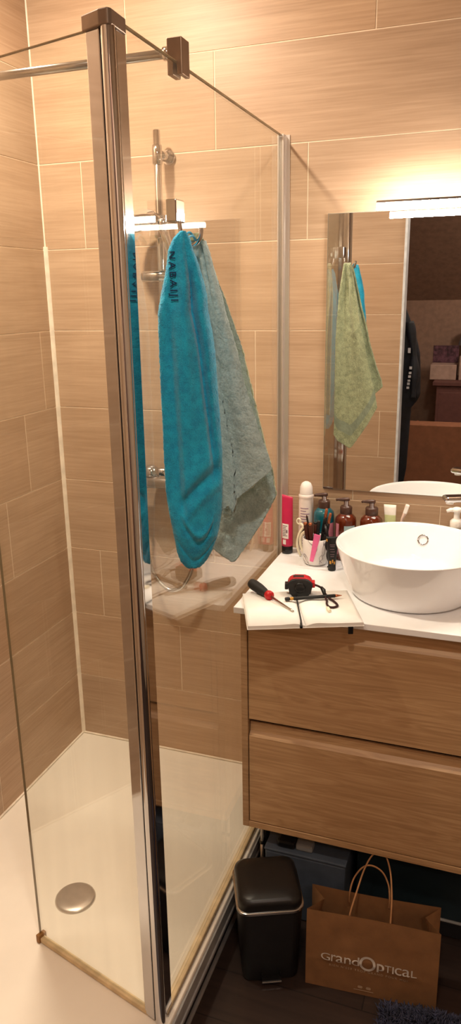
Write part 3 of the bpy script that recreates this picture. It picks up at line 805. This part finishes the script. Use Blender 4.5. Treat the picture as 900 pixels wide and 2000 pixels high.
# white eyelash curler behind handle
ec = thing('eyelash_curler', 'cream curler with an eyelet at the top, beside the mug handle', 'curler', (.868, -.085, CZ))
mb = MB(); mb.tube([(.866+.006*math.cos(2*PI*i/20), -.085, .944+.008*math.sin(2*PI*i/20)) for i in range(20)], .0026, 10, closed=True); mb.build('eyelet', M['cream'], ec)
mb = MB(); mb.tube(bez([(.871, -.086, .937), (.880, -.088, .928), (.868, -.088, .905), (.862, -.087, .875), (.866, -.085, .850), (.872, -.082, CZ+.0045)], 6), .004, 10); mb.build('arm', M['cream'], ec)
mb = MB(); mb.tube(bez([(.884, -.087, .926), (.874, -.086, .905), (.869, -.085, .880), (.873, -.083, .855)], 6), .0034, 10); mb.build('grip', M['bronze'], ec)

# small black tube with gold ornament
bk = thing('hand_cream_tube', 'small black tube with gold flower ornaments between mug and basin', 'tube', (.987, -.168, CZ))
mb = MB(); V = mb.grid(tubebody(.987, -.168, .8495, .932, .0115, .0185, .0016, 0, .30), 28, 14, closeu=True); mb.bm.faces.new(V[-1]); mb.bm.faces.new(V[0][::-1]); mb.build('tube_body', M['black'], bk)
mb = MB(); mb.cyl((.987, -.168, CZ+.0005), (.987, -.168, .850), .0112, 24, bev=.0015); mb.build('tube_cap', M['rubber'], bk)
def bl(z0, z1, a0, a1, off=.0006):
    fn0 = tubebody(.987, -.168, .8495, .932, .0115+off, .0185+off, .0016+off, 0, .30)
    return lambda u, v: fn0((math.radians(a0+(a1-a0)*u)/(2*PI)) % 1.0, (z0+(z1-z0)*v-.8495)/.0825)
for z0, z1, a0, a1 in ((.918, .926, -165, -140), (.918, .926, -40, -15), (.853, .862, -130, -105), (.856, .866, -95, -78), (.852, .860, -70, -50)):
    mb = MB(); mb.grid(bl(z0, z1, a0, a1, .0008), 4, 2); mb.build('gold_ornament', M['gold'], bk)
mb = MB()
for i, z in enumerate((.908, .903, .895, .888, .880, .874)): mb.grid(bl(z, z+.0018, -118+4*(i % 2), -62-4*(i % 3)), 6, 1)
mb.build('tube_text', M['label_t'], bk)

# things behind the basin
cp = thing('toothbrush_tumbler', 'pale tumbler holding a toothbrush behind the basin', 'tumbler', (1.150, -.040, CZ))
mb = MB(); mb.lathe([(0, .0005), (.026, .0005), (.029, .10), (.0275, .10), (.025, .006), (0, .005)], (1.150, -.040, CZ), 32); mb.build('tumbler_body', M['clear'], cp)
tpz = thing('toothpaste_tube', 'white and pale green toothpaste tube standing in the tumbler', 'toothpaste', (1.138, -.042, .84))
mb = MB()
def tpf(u, v):
    a = 2*PI*u; k = v**1.2
    return Vector((1.137-.008*v+(.012+.006*k)*math.cos(a), -.042+(.012-.0102*k)*math.sin(a), .842+.163*v))
V = mb.grid(tpf, 24, 16, closeu=True, mif=lambda u, v: 1 if v > .78 else 0); mb.bm.faces.new(V[-1]); mb.bm.faces.new(V[0][::-1]); mb.build('tube_body', [M['limegreen'], M['whitepl']], tpz)
tbz = thing('toothbrush', 'pale pink toothbrush leaning in the tumbler behind the basin', 'toothbrush', (1.158, -.036, .84))
mb = MB(); mb.tube([(1.152, -.038, .840), (1.160, -.040, .90), (1.166, -.044, .965), (1.174, -.046, .985), (1.180, -.048, 1.010)], [.0045, .005, .004, .006, .0055], 12); mb.build('handle', mat('pale_pink_plastic', (234, 208, 196), .4), tbz)
mb = MB(); mb.box((1.1725, -.060, .985), (1.183, -.052, 1.012), .002, rot=ry(.3)); mb.build('bristles', M['whitepl'], tbz)
sdz = thing('soap_dispenser', 'soap dispenser with white pump and steel body behind the basin', 'soap dispenser', (1.318, -.045, CZ))
mb = MB(); mb.lathe([(0, .0005), (.033, .0005), (.034, .004), (.034, .112), (.030, .122), (.014, .126)], (1.318, -.045, CZ), 36); mb.build('dispenser_body', M['steel'], sdz)
mb = MB(); mb.lathe([(.0175, .1262), (.0175, .142), (.012, .148), (.0085, .150), (.0085, .168), (.0135, .170), (.014, .178), (.009, .182), (0, .183)], (1.318, -.045, CZ), 28)
mb.tube([(1.318, -.045, CZ+.174), (1.300, -.050, CZ+.175), (1.290, -.053, CZ+.171)], [.007, .006, .0045], 12); mb.build('pump_head', M['whitepl'], sdz)

# ------------------------------------------------------------------ open notebook and tools
NB0 = Vector((.8035, -.437)); ux = Vector((.277, .113)).normalized(); uy = Vector((ux.y, -ux.x))   # uy points to the viewer
NBW, NBD = .282, .208
nb = thing('notebook', 'open white notebook overhanging the front edge of the worktop', 'notebook', (.97, -.48, CZ))
def nbp(a, b, z): q = NB0+ux*a+uy*b; return Vector((q.x, q.y, z))
def page_block(a0, a1, lift0, lift1, z0, nm, m):
    mb = MB(); n = 16
    top = []; bot = []
    def prof(t):
        a = a0+(a1-a0)*t
        d = abs(a-NBW/2)
        return z0+.0095-.0045*math.exp(-(d/.012)**2)+.0022*math.exp(-((d-.030)/.022)**2)
    for row, dz in (('t', 0), ('b', 1)):
        pass
    VT = [[mb.bm.verts.new(nbp(a0+(a1-a0)*i/n, b, prof(i/n))) for b in (0.0015, NBD-.0015)] for i in range(n+1)]
    VB = [[mb.bm.verts.new(nbp(a0+(a1-a0)*i/n, b, z0+.0012)) for b in (0.0015, NBD-.0015)] for i in range(n+1)]
    for i in range(n):
        f = mb.bm.faces.new((VT[i][0], VT[i+1][0], VT[i+1][1], VT[i][1])); f.smooth = True
        mb.bm.faces.new((VB[i][0], VB[i][1], VB[i+1][1], VB[i+1][0]))
        for k in (0, 1): mb.bm.faces.new((VT[i][k], VT[i+1][k], VB[i+1][k], VB[i][k]))
    for i in (0, n): mb.bm.faces.new((VT[i][0], VT[i][1], VB[i][1], VB[i][0]))
    return mb.build(nm, m, nb)
z0 = CZ+.0006
mb = MB(); q = [nbp(0, 0, 0), nbp(0, NBD, 0), nbp(NBW, NBD, 0), nbp(NBW, 0, 0)]; mb.prism([(v.x, v.y) for v in q], z0, z0+.0011, .0004); mb.build('cover', M['whitepl'], nb)
page_block(.0015, NBW/2-.0006, 0, 0, z0, 'page_block', M['paper']); page_block(NBW/2+.0006, NBW-.0015, 0, 0, z0, 'page_block', M['paper'])
mb = MB(); e = nbp(.250, NBD-.004, z0-.0004); mb.box((e.x-.006, e.y-.004, z0-.020), (e.x+.006, e.y+.003, z0-.0004), .001, rot=rz(.35)); mb.build('elastic_strap', M['black'], nb)
NZ = z0+.0098

# screwdriver
sdv = thing('screwdriver', 'black screwdriver with a red collar lying on the notebook', 'screwdriver', (.88, -.45, NZ))
A = Vector((.812, -.392, NZ+.0150)); B = Vector((.966, -.520, NZ+.0036)); ax = (B-A).normalized(); q = ax.to_track_quat('Z', 'Y').to_matrix()
L = (B-A).length
mb = MB(); mb.lathe([(0, 0), (.008, .001), (.0125, .006), (.0145, .018), (.0140, .045), (.0118, .066), (.0095, .076), (.0100, .084), (0, .084)], A, 28, rot=q); mb.build('handle', M['rubber'], sdv)
mb = MB(); mb.lathe([(0, .0842), (.0105, .0842), (.0122, .088), (.0122, .097), (.009, .102), (.004, .103), (0, .103)], A, 28, rot=q); mb.build('collar', M['red'], sdv)['label'] = 'red plastic collar'
mb = MB(); mb.lathe([(0, .103), (.0029, .103), (.0029, L-.016), (.0038, L-.010), (.0034, L-.001), (.0015, L), (0, L)], A, 16, rot=q); mb.build('shaft', M['steel'], sdv)

# tape measure
tm = thing('tape_measure', 'red and black tape measure with a wrist strap on the notebook', 'tape measure', (.95, -.385, NZ))
TC = Vector((.950, -.392, NZ)); ta = math.radians(14)
def rbox(w, d, h, z, rr, mi=0, top=.8):
    """rounded slab profile in local xz, extruded in y"""
    pts = []
    for cx, cz, a0, r_ in ((w/2-rr, rr*.5, -90, rr*.5), (w/2-rr*1.25, h-rr*1.25, 0, rr*1.25), (-w/2+rr*1.25, h-rr*1.25, 90, rr*1.25), (-w/2+rr, rr*.5, 180, rr*.5)):
        for i in range(9):
            a = math.radians(a0+90*i/8); pts.append((cx+r_*math.cos(a), cz+r_*math.sin(a)+z))
    return pts
def tmx(m3):  # local (x,z,y)->world
    return None
XF = Matrix(((1, 0, 0), (0, 0, -1), (0, 1, 0)))
def tprism(poly, y0, y1, bev, nm, m):
    mb = MB(); mb.prism(poly, -y1, -y0, bev, xf=XF)
    for v in mb.bm.verts: v.co = TC+rz(ta) @ v.co
    return autosmooth(mb.build(nm, m, tm), 50)
tprism(rbox(.066, 0, .046, .0, .016), -.021, .021, .003, 'case', M['rubber'])
tprism([(x*1.03, z*1.0+.0012) for x, z in rbox(.062, 0, .0475, .0, .016) if z > .022]+[], -.013, .013, .002, 'red_band', M['red'])
mb = MB(); mb.lathe([(.0, .0), (.0135, .0), (.0145, .0012), (.0105, .0022), (0, .0022)], (0, 0, 0), 28)
for v in mb.bm.verts: v.co = TC+rz(ta) @ (Matrix.Rotation(PI/2, 3, 'X') @ v.co+Vector((0, -.0212, .024)))
mb.build('side_disc', M['black'], tm)
mb = MB(); mb.box((.031, -.010, .020), (.039, .010, .036), .002)
for v in mb.bm.verts: v.co = TC+rz(ta) @ v.co
mb.build('lock_button', M['red'], tm)
mb = MB(); mb.box((-.040, -.011, .014), (-.031, .011, .030), .002)
for v in mb.bm.verts: v.co = TC+rz(ta) @ v.co
mb.build('end_stop', M['black'], tm)
mb = MB(); mb.box((-.018, -.008, .0475), (.010, .008, .0495), .001)
for v in mb.bm.verts: v.co = TC+rz(ta) @ v.co
mb.build('top_grip', M['darkred'], tm)
mb = MB(); mb.tube(bez([(.984, -.384, NZ+.026), (.998, -.386, NZ+.024), (1.012, -.393, NZ+.019), (1.020, -.410, NZ+.010), (1.030, -.428, NZ+.0035), (1.034, -.446, NZ+.0032), (1.044, -.463, NZ+.0032), (1.056, -.462, NZ+.0032), (1.062, -.448, NZ+.0032), (1.050, -.428, NZ+.0034), (1.032, -.412, NZ+.006), (1.014, -.399, NZ+.016)], 8), .0028, 10)
mb.build('wrist_strap', M['darkred'], tm)['label'] = 'dark red looped wrist cord'
mb = MB(); mb.tube([(1.006, -.388, NZ+.0225), (1.014, -.395, NZ+.0175), (1.020, -.409, NZ+.0105)], [.004, .006, .004], 10); mb.build('strap_toggle', M['black'], tm)

stick('eyeliner_pencil', 'black pencil with a gold band lying across the notebook', 'pencil', (.928, -.461, NZ+.0085), (1.062, -.392, NZ+.0085), [(0, .085, .0048, .005, M['black'], 'end_cap'), (.085, .15, .0042, .0042, M['gold'], 'gold_band'), (.15, .88, .0046, .0046, M['rubber'], 'barrel'), (.88, 1, .0042, .0008, M['copper'], 'sharpened_tip')])
sy = thing('stylus', 'thin black stick crossing under the pencil and overhanging the notebook', 'stylus', (.97, -.48, NZ))
mb = MB(); mb.tube([(.946, -.416, NZ+.0016), (.970, -.486, NZ+.0016), (.996, -.560, NZ+.0018), (1.002, -.580, NZ-.002)], .0019, 10); mb.build('rod', M['rubber'], sy)
mb = MB(); mb.tube([(.9995, -.572, NZ+.0008), (1.004, -.588, NZ-.004)], [.0026, .0036], 10); mb.build('tip', M['black'], sy)
tag(MB().cyl((1.042, -.474, NZ+.0045), (1.052, -.492, NZ+.0045), .0045, 14, bev=.001).build('lip_balm_cap', M['cream']), 'tiny cream cap lying on the notebook at the strap end', 'cap')

# ------------------------------------------------------------------ below the vanity
# waste pipe
wp = thing('waste_pipe', 'white waste pipe with black collar rising to the vanity beside the tray', 'pipe', (.846, -.40, FZ))
mb = MB(); mb.cyl((.8445, -.40, .04), (.8445, -.40, VZ0-.001), .0045, 16); mb.build('pipe', M['whitepl'], wp)
mb = MB(); mb.cyl((.8445, -.40, .031), (.8445, -.40, .041), .0075, 16, bev=.001); mb.cyl((.856, -.39, .0), (.856, -.39, VZ0-.001), .010, 16); mb.build('collar', M['black'], wp)
mb = MB(); mb.cyl((.8445, -.40, FZ+.0005), (.8445, -.40, .031), .0055, 16); mb.build('lower_pipe', M['steel'], wp)
# storage boxes
b1 = thing('storage_box', 'slate blue plastic storage box under the vanity behind the pedal bin', 'storage box', (.98, -.36, FZ))
mb = MB(); mb.box((.876, -.475, FZ+.0005), (1.108, -.20, .078), .006); mb.build('box_body', M['slate'], b1)
mb = MB(); mb.box((.874, -.477, .0785), (1.110, -.198, .086), .003); mb.build('box_lid', M['slate'], b1)
b2_ = thing('storage_box', 'dark teal and black storage box under the vanity behind the paper bag', 'storage box', (1.35, -.30, FZ))
mb = MB(); mb.box((1.125, -.40, FZ+.0005), (1.60, -.12, -.088), .005); mb.build('box_body', M['blackm'], b2_)
mb = MB(); mb.box((1.127, -.398, -.083), (1.598, -.122, .10), .005); mb.build('box_cover', M['dteal'], b2_)
mb = MB(); mb.box((1.123, -.402, -.0879), (1.602, -.118, -.0832), .001); mb.build('rim', M['traygrey'], b2_)['label'] = 'pale rim line around the box'
hc = thing('hair_clipper', 'small black case with a grey end lying on the slate blue box', 'case', (.95, -.44, .0865))
mb = MB(); mb.box((.908, -.465, .0866), (.962, -.425, .112), .008); mb.build('case_body', M['black'], hc)
mb = MB(); mb.box((.962, -.462, .0868), (1.012, -.428, .108), .006); mb.build('grey_end', M['greyp'], hc)

# pedal bin
BCX, BCY, BA = .928, -.622, math.radians(24.5)
pb = thing('pedal_bin', 'small square black pedal bin beside the shower tray', 'bin', (BCX, BCY, FZ))
def rsq(h, r_, n=8):
    pts = []
    for cx, cy, a0 in ((h-r_, h-r_, 0), (-h+r_, h-r_, 90), (-h+r_, -h+r_, 180), (h-r_, -h+r_, 270)):
        for i in range(n+1):
            a = math.radians(a0+90*i/n); pts.append((cx+r_*math.cos(a), cy+r_*math.sin(a)))
    return pts
def loft(layers, closeb=True, closet=True):
    mb = MB(); rings = []
    for h, r_, z in layers:
        rings.append([mb.bm.verts.new(Vector((BCX, BCY, z))+rz(BA) @ Vector((x, y, 0))) for x, y in rsq(h, r_)])
    for A_, B_ in zip(rings, rings[1:]):
        n = len(A_)
        for i in range(n):
            f = mb.bm.faces.new((A_[i], A_[(i+1) % n], B_[(i+1) % n], B_[i])); f.smooth = True
    if closeb: mb.bm.faces.new(rings[0][::-1])
    if closet: mb.bm.faces.new(rings[-1])
    return mb
RZ = .088
autosmooth(loft([(.071, .022, FZ+.0005), (.074, .024, FZ+.004), (.0845, .030, RZ-.004)]).build('bin_body', M['blackm'], pb), 50)
autosmooth(loft([(.0860, .031, RZ-.004), (.0878, .032, RZ-.003), (.0878, .032, RZ+.003), (.086, .031, RZ+.004)]).build('rim_ring', M['chromeb'], pb), 50)
autosmooth(loft([(.0835, .030, RZ+.0042), (.0835, .030, RZ+.018), (.081, .030, RZ+.028), (.072, .030, RZ+.036), (.045, .028, RZ+.0395), (.005, .004, RZ+.0405)]).build('lid', M['black'], pb), 60)
mb = MB(); mb.box((-.026, -.090, .008), (.026, -.066, .014), .002)
mb.box((-.026, -.0915, .009), (.026, -.0895, .013), .0006, mi=1)
mb.box((-.026, -.078, .006), (-.023, -.064, .028), .0006); mb.box((.023, -.078, .006), (.026, -.064, .028), .0006)
for v in mb.bm.verts: v.co = Vector((BCX, BCY, FZ))+rz(BA) @ v.co
mb.build('pedal', [M['black'], M['chromeb']], pb)

# paper bag
P0 = Vector((1.046, -.668)); P1 = Vector((1.376, -.642)); ub = (P1-P0).normalized(); vb = Vector((-ub.y, ub.x)); W = (P1-P0).length; D = .10
HB = .230
bg = thing('paper_bag', 'brown kraft paper shopping bag with white lettering standing under the vanity', 'paper bag', (1.21, -.61, FZ))
def bgp(a, b, z): q = P0+ub*a+vb*b; return Vector((q.x, q.y, FZ+z))
def crease(a, z): return .0022*noise.noise(Vector((a*14, z*16, 3)))+.0025*math.exp(-((z-.085-.02*math.sin(a*11))/.008)**2)*-1
def bfront(u, v):
    a = W*u; z = .0006+(HB-.004*math.sin(u*PI)*-1-.0006)*v
    return bgp(a, .010*v**2+crease(a, z)*min(1, 5*min(u, 1-u)+.05)*min(1, v*8), z)
def bback(u, v):
    a = W*u; z = .0006+HB*v
    return bgp(a, D-.004*v-.004*math.sin(u*PI)*v+.001*noise.noise(Vector((a*9, z*9, 8))), z)
def bside(a, sgn):
    def fn(u, v):
        # gusset folds inwards towards the top
        z = .0006+HB*v
        f0 = bfront(0 if a == 0 else 1, v); b0 = bback(0 if a == 0 else 1, v)
        p = f0.lerp(b0, u); inn = (1-abs(2*u-1))*max(0, v-.25)*.052
        p.x += ub.x*inn*sgn; p.y += ub.y*inn*sgn
        return p
    return fn
mb = MB(); mb.grid(bfront, 40, 30); mb.build('front_panel', M['kraft'], bg)
mb = MB(); mb.grid(bback, 40, 24); mb.build('back_panel', M['kraft'], bg)
mb = MB(); mb.grid(bside(0, 1), 8, 16); mb.build('gusset', M['kraft'], bg)
mb = MB(); mb.grid(bside(1, -1), 8, 16); mb.build('gusset', M['kraft'], bg)
mb = MB(); mb.grid(lambda u, v: bgp(W*u, D*v, .0008), 4, 2); mb.build('bag_base', M['kraft'], bg)
# handles
def archh(x0, x1, yb, pts): return pts
hf = bez([bgp(.108, .019, HB-.03), bgp(.108, .017, HB+.0), bgp(.120, .055, HB+.038), bgp(.134, .115, HB+.062), bgp(.152, .175, HB+.060), bgp(.180, .185, HB+.058), bgp(.199, .125, HB+.060), bgp(.208, .060, HB+.036), bgp(.209, .017, HB+.0), bgp(.209, .019, HB-.03)], 8)
mb = MB(); mb.tube(hf, .0022, 8); mb.build('handle', M['kraftl'], bg)
hb = bez([bgp(.100, D-.012, HB-.03), bgp(.100, D-.009, HB+.002), bgp(.108, D+.008, HB+.032), bgp(.128, D+.024, HB+.056), bgp(.152, D+.030, HB+.062), bgp(.180, D+.026, HB+.050), bgp(.197, D+.012, HB+.026), bgp(.202, D-.006, HB+.002), bgp(.202, D-.007, HB-.03)], 8)
mb = MB(); mb.tube(hb, .0022, 8); mb.build('handle', M['kraftl'], bg)
# lettering on the front panel
def put(t, a0, zc, name, m, off=.0034):
    for v in t.verts:
        a = a0+v.co.x; z = zc+v.co.y
        u = min(1, max(0, a/W)); vv = min(1, max(0, z/HB)); p = bfront(u, vv)
        v.co = Vector((p.x-vb.x*off, p.y-vb.y*off, FZ+z))
    mb = MB(); mb.merge(t); return mb.build(name, m, bg)
def fit(t, w, h=None):
    xs = [v.co.x for v in t.verts]; x0, x1 = min(xs), max(xs); k = w/(x1-x0)
    ys = [v.co.y for v in t.verts]; ky = k if h is None else h/(max(ys)-min(0, min(ys)))
    for v in t.verts: v.co.x = (v.co.x-x0)*k; v.co.y *= ky
    return t
LZ0 = .094
def xheight(s_, w, x, base, ht, scale_first=None):
    t = fit(text_bm(s_, .03, 1.05, 0), w); ys = [v.co.y for v in t.verts]; k = ht/max(ys)
    for v in t.verts: v.co.y *= k
    bmesh.ops.triangulate(t, faces=t.faces[:]); put(t, x, base, 'lettering', M['whiteprint'])
XH = .0185
a0 = .040
xheight('G', .0235, a0, LZ0, XH); xheight('r', .0115, a0+.0265, LZ0, XH); xheight('a', .0185, a0+.0385, LZ0, XH); xheight('n', .0170, a0+.0595, LZ0, XH)
xheight('d', .0185, a0+.0790, LZ0, XH*1.35)
t = bmesh.new(); n = 48; cO = (a0+.118, LZ0+.0105)
ra = [t.verts.new((.0205*math.cos(2*PI*i/n), .0215*math.sin(2*PI*i/n), 0)) for i in range(n)]; rb = [t.verts.new((.0140*math.cos(2*PI*i/n), .0150*math.sin(2*PI*i/n), 0)) for i in range(n)]
for i in range(n): t.faces.new((ra[i], ra[(i+1) % n], rb[(i+1) % n], rb[i]))
put(t, cO[0], cO[1], 'lettering', M['whiteprint'])
tp = fit(text_bm('p', .03, 1, .0005), .0185)
ys = [v.co.y for v in tp.verts]; k = XH/max(ys)
for v in tp.verts: v.co.y *= k if v.co.y > 0 else k*.75
put(tp, a0+.1415, LZ0, 'lettering', M['whiteprint'])
xheight('T', .0165, a0+.1610, LZ0, XH); xheight('I', .0036, a0+.1800, LZ0, XH); xheight('c', .0165, a0+.1862, LZ0, XH); xheight('a', .0185, a0+.2045, LZ0, XH); xheight('L', .0140, a0+.2260, LZ0, XH)
put(fit(text_bm("RIEN N'EST TROP GRAND POUR MOI", .01, 1.3, .0001), .196), .062, .0765, 'tagline', M['faintprint'])
for a in (.136, .157):
    t = bmesh.new()
    vs = [t.verts.new(p) for p in ((.002, 0, 0), (.010, 0, 0), (.012, .002, 0), (.012, .006, 0), (.010, .008, 0), (.002, .008, 0), (0, .006, 0), (0, .002, 0))]; t.faces.new(vs)
    put(t, a, .024, 'emblem', M['faintprint'])
t = bmesh.new(); vs = [t.verts.new(p) for p in ((0, 0, 0), (.05, 0, 0), (.05, .0022, 0), (0, .0022, 0))]; t.faces.new(vs); bmesh.ops.subdivide_edges(t, edges=t.edges[:], cuts=6)
put(t, .126, .0175, 'print_line', M['faintprint'])

# bath mat (shaggy)
bmz = thing('bath_mat', 'dark grey-blue shaggy bath mat on the floor in front of the paper bag', 'bath mat', (1.42, -.80, FZ))
mcx, mcy, ma = 1.51, -.846, math.radians(6)
mb = MB()
def matf(u, v):
    x = (u-.5)*.50; y = (v-.5)*.37
    e = min(u, 1-u, v, 1-v); hh = .046*min(1, e*12)**.5+.016*noise.noise(Vector((x*9, y*9, 1)))*min(1, e*12)
    p = rz(ma) @ Vector((x, y, 0)); return Vector((mcx+p.x, mcy+p.y, FZ+.002+max(0, hh)))
mb.grid(matf, 40, 30); mb.build('mat_base', M['rug'], bmz)
mb = MB()
for i in range(11000):
    u, v = random.random(), random.random(); b = matf(u, v)
    if b.x > 1.56: continue
    a = random.uniform(0, 2*PI); ln = random.uniform(.012, .024); ti = random.uniform(.1, 1.0)
    d = Vector((math.cos(a)*math.sin(ti), math.sin(a)*math.sin(ti), math.cos(ti)))
    m = b+d*ln*.7+Vector((0, 0, .002)); e = b+d*ln+Vector((math.cos(a), math.sin(a), 0))*.003
    m.z = max(m.z, FZ+.004); e.z = max(e.z, FZ+.004)
    s_ = Vector((-math.sin(a), math.cos(a), 0))*.0017; w_ = Vector((math.cos(a), math.sin(a), .3))*.0015
    A_ = [mb.bm.verts.new(b+q_) for q_ in (s_, w_, -s_)]; B_ = [mb.bm.verts.new(m+q_*1.2) for q_ in (s_, w_, -s_)]; C_ = mb.bm.verts.new(e)
    for k in range(3):
        f = mb.bm.faces.new((A_[k], A_[(k+1) % 3], B_[(k+1) % 3], B_[k])); f.smooth = True
        f = mb.bm.faces.new((B_[k], B_[(k+1) % 3], C_)); f.smooth = True
o = mb.build('mat_pile', M['rug'], bmz); o['kind'] = 'stuff'

# ------------------------------------------------------------------ room seen in the mirror
jk = thing('hanging_jacket', 'black jacket with white lettering hanging behind the tiled partition, seen in the mirror', 'jacket', (.82, -2.0, 1.55))
JT = [(1.56, .80, .875), (1.545, .74, .896), (1.45, .69, .935), (1.35, .665, .972), (1.29, .66, .988), (1.18, .655, .996), (1.07, .655, 1.0), (1.04, .657, .985), (1.0, .66, .955), (.92, .665, .952), (.66, .68, .945), (.56, .69, .930)]
def jf(u, v):
    z = 1.56-1.0*v; l, r2_ = interp(JT, z)
    a = 2*PI*u; w_ = (r2_-l)/2; c = (l+r2_)/2
    x = c+w_*math.cos(a); y = -2.03+(.050*min(1, .3+v*3))*math.sin(a)*(abs(math.sin(a))**.0)+.006*math.sin(x*70+v*4)
    return Vector((x, min(y, -1.945), z))
mb = MB(); V = mb.grid(jf, 60, 50, closeu=True); mb.bm.faces.new(V[-1]); mb.bm.faces.new(V[0][::-1]); mb.build('jacket_body', M['jacket'], jk)
mb = MB(); mb.tube(bez([(.93, -1.975, 1.46), (.955, -1.970, 1.33), (.968, -1.966, 1.20), (.966, -1.966, 1.06)], 8), [.020+.006*math.sin(i*.5) for i in range(25)], 14); mb.build('sleeve', M['jacket'], jk)
for i, (z, l_) in enumerate(((1.215, .020), (1.190, .016), (1.170, .018), (1.150, .014), (1.132, .018), (1.112, .016), (1.30, .035))):
    MB().box((.944-.002*i, -1.9405+.0003*(i % 2), z), (.958-.002*i, -1.9385, z+l_*.75), .0003).build('print_mark', M['jprint'], jk)
cb = thing('cardboard_box', 'large brown cardboard box on the bedroom floor, seen in the mirror', 'box', (1.1, -3.1, FZ))
mb = MB(); mb.box((.70, -3.18, FZ+.0005), (1.55, -3.0, .745), .004); mb.build('box_body', M['cardboard'], cb)
ds = thing('chest_of_drawers', 'reddish brown chest of drawers against the far bedroom wall, seen in the mirror', 'chest of drawers', (1.2, -4.2, FZ))
mb = MB(); mb.box((.93, -4.55, FZ+.0005), (1.75, -4.0, .90), .004); mb.build('carcass', M['dresser'], ds)
mb = MB(); mb.box((.90, -4.56, .9005), (1.78, -3.98, .93), .004); mb.build('chest_top', M['dresser'], ds)
for i in range(3):
    mb = MB(); mb.box((.95, -4.0195, -.08+i*.32), (1.73, -3.999, .21+i*.32), .004); mb.build('drawer', M['dresser'], ds)
d1 = thing('keepsake_box', 'beige patterned box with open lid on the chest of drawers, seen in the mirror', 'box', (.96, -4.2, .93))
mb = MB(); mb.box((.86, -4.36, .9305), (1.065, -4.15, 1.05), .004); mb.build('box_body', M['boxw'], d1)
mb = MB(); mb.box((.86, -4.375, 1.0505), (1.065, -4.361, 1.19), .004); mb.build('box_lid', M['boxp'], d1)
d2 = thing('white_carton', 'pale carton under the grey lampshade on the chest, seen in the mirror', 'box', (1.16, -4.2, .93))
mb = MB(); mb.box((1.085, -4.36, .9305), (1.30, -4.15, 1.12), .004); mb.build('carton_body', M['boxw'], d2)
ls = thing('table_lamp', 'lamp with a grey shade standing on the chest, seen in the mirror', 'lamp', (1.12, -4.45, .93))
mb = MB(); mb.cyl((1.14, -4.455, .9305), (1.14, -4.455, .95), .05, 24); mb.cyl((1.14, -4.455, .95), (1.14, -4.455, 1.24), .01, 12); mb.build('lamp_base', M['black'], ls)
mb = MB(); mb.lathe([(.09, 0), (.085, .02), (.05, .16), (0, .165)], (1.14, -4.455, 1.19), 32); mb.build('lamp_shade', M['shade'], ls)
oc = MB(); oc.lathe([(0, .0005), (.09, .0005), (.10, .2), (.085, .5), (.05, .72), (.0, .76)], (.80, -4.0, FZ), 24, sx=1.0, sy=.8)
tag(oc.build('laundry_bag', M['orange']), 'orange cloth bag beside the chest of drawers, seen in the mirror', 'bag')

# ------------------------------------------------------------------ lights, world, camera
def area(name, loc, rot, size, power, col, sy_=None, shape=None):
    l = bpy.data.lights.new(name, 'AREA'); l.energy = power; l.color = col; l.size = size
    l.shape = shape or 'DISK'
    if sy_: l.shape = 'RECTANGLE'; l.size_y = sy_
    o = bpy.data.objects.new(name, l); COL.objects.link(o); o.location = loc; o.rotation_euler = rot
    return o
area('ceiling_spot_shower', (.30, -.75, 2.60), (0, 0, 0), .10, 30, (1.0, .85, .67))
area('ceiling_spot_room', (1.25, -1.75, 2.60), (0, 0, 0), .12, 11.0, (1.0, .86, .70))
area('bedroom_fill', (2.1, -2.9, 2.55), (math.radians(-25), 0, 0), .4, 24.0, (1.0, .8, .68))  # added fill to lift the dim room behind, no lamp seen there
w = bpy.data.worlds.new('World'); sc.world = w; w.use_nodes = True
w.node_tree.nodes['Background'].inputs[0].default_value = (1.0, .85, .7, 1); w.node_tree.nodes['Background'].inputs[1].default_value = .05

yaw, pitch, roll = .347448526, -.279726263, -.0162738574
cy, sy2 = math.cos(yaw), math.sin(yaw)
f = Vector((-sy2*math.cos(pitch), cy*math.cos(pitch), math.sin(pitch)))
r_ = Vector((cy, sy2, 0)); u_ = r_.cross(f)
R2 = r_*math.cos(roll)+u_*math.sin(roll); U2 = -r_*math.sin(roll)+u_*math.cos(roll)
cam = bpy.data.cameras.new('camera'); co = bpy.data.objects.new('camera', cam); COL.objects.link(co)
m = Matrix((R2, U2, -f)).transposed().to_4x4(); m.translation = Vector((1.40469377, -2.17658591, 1.59406194)); co.matrix_world = m
cam.sensor_fit = 'VERTICAL'; cam.sensor_height = 36; cam.sensor_width = 36*.45; cam.lens = 1454.35694/2000*36
cam.clip_start = .02
sc.camera = co
sc.view_settings.view_transform = 'Standard'; sc.view_settings.look = 'None'; sc.view_settings.exposure = 0.15
sc.cycles.max_bounces = 14; sc.cycles.transparent_max_bounces = 16; sc.cycles.glossy_bounces = 8; sc.cycles.diffuse_bounces = 4
sc.cycles.use_denoising = True
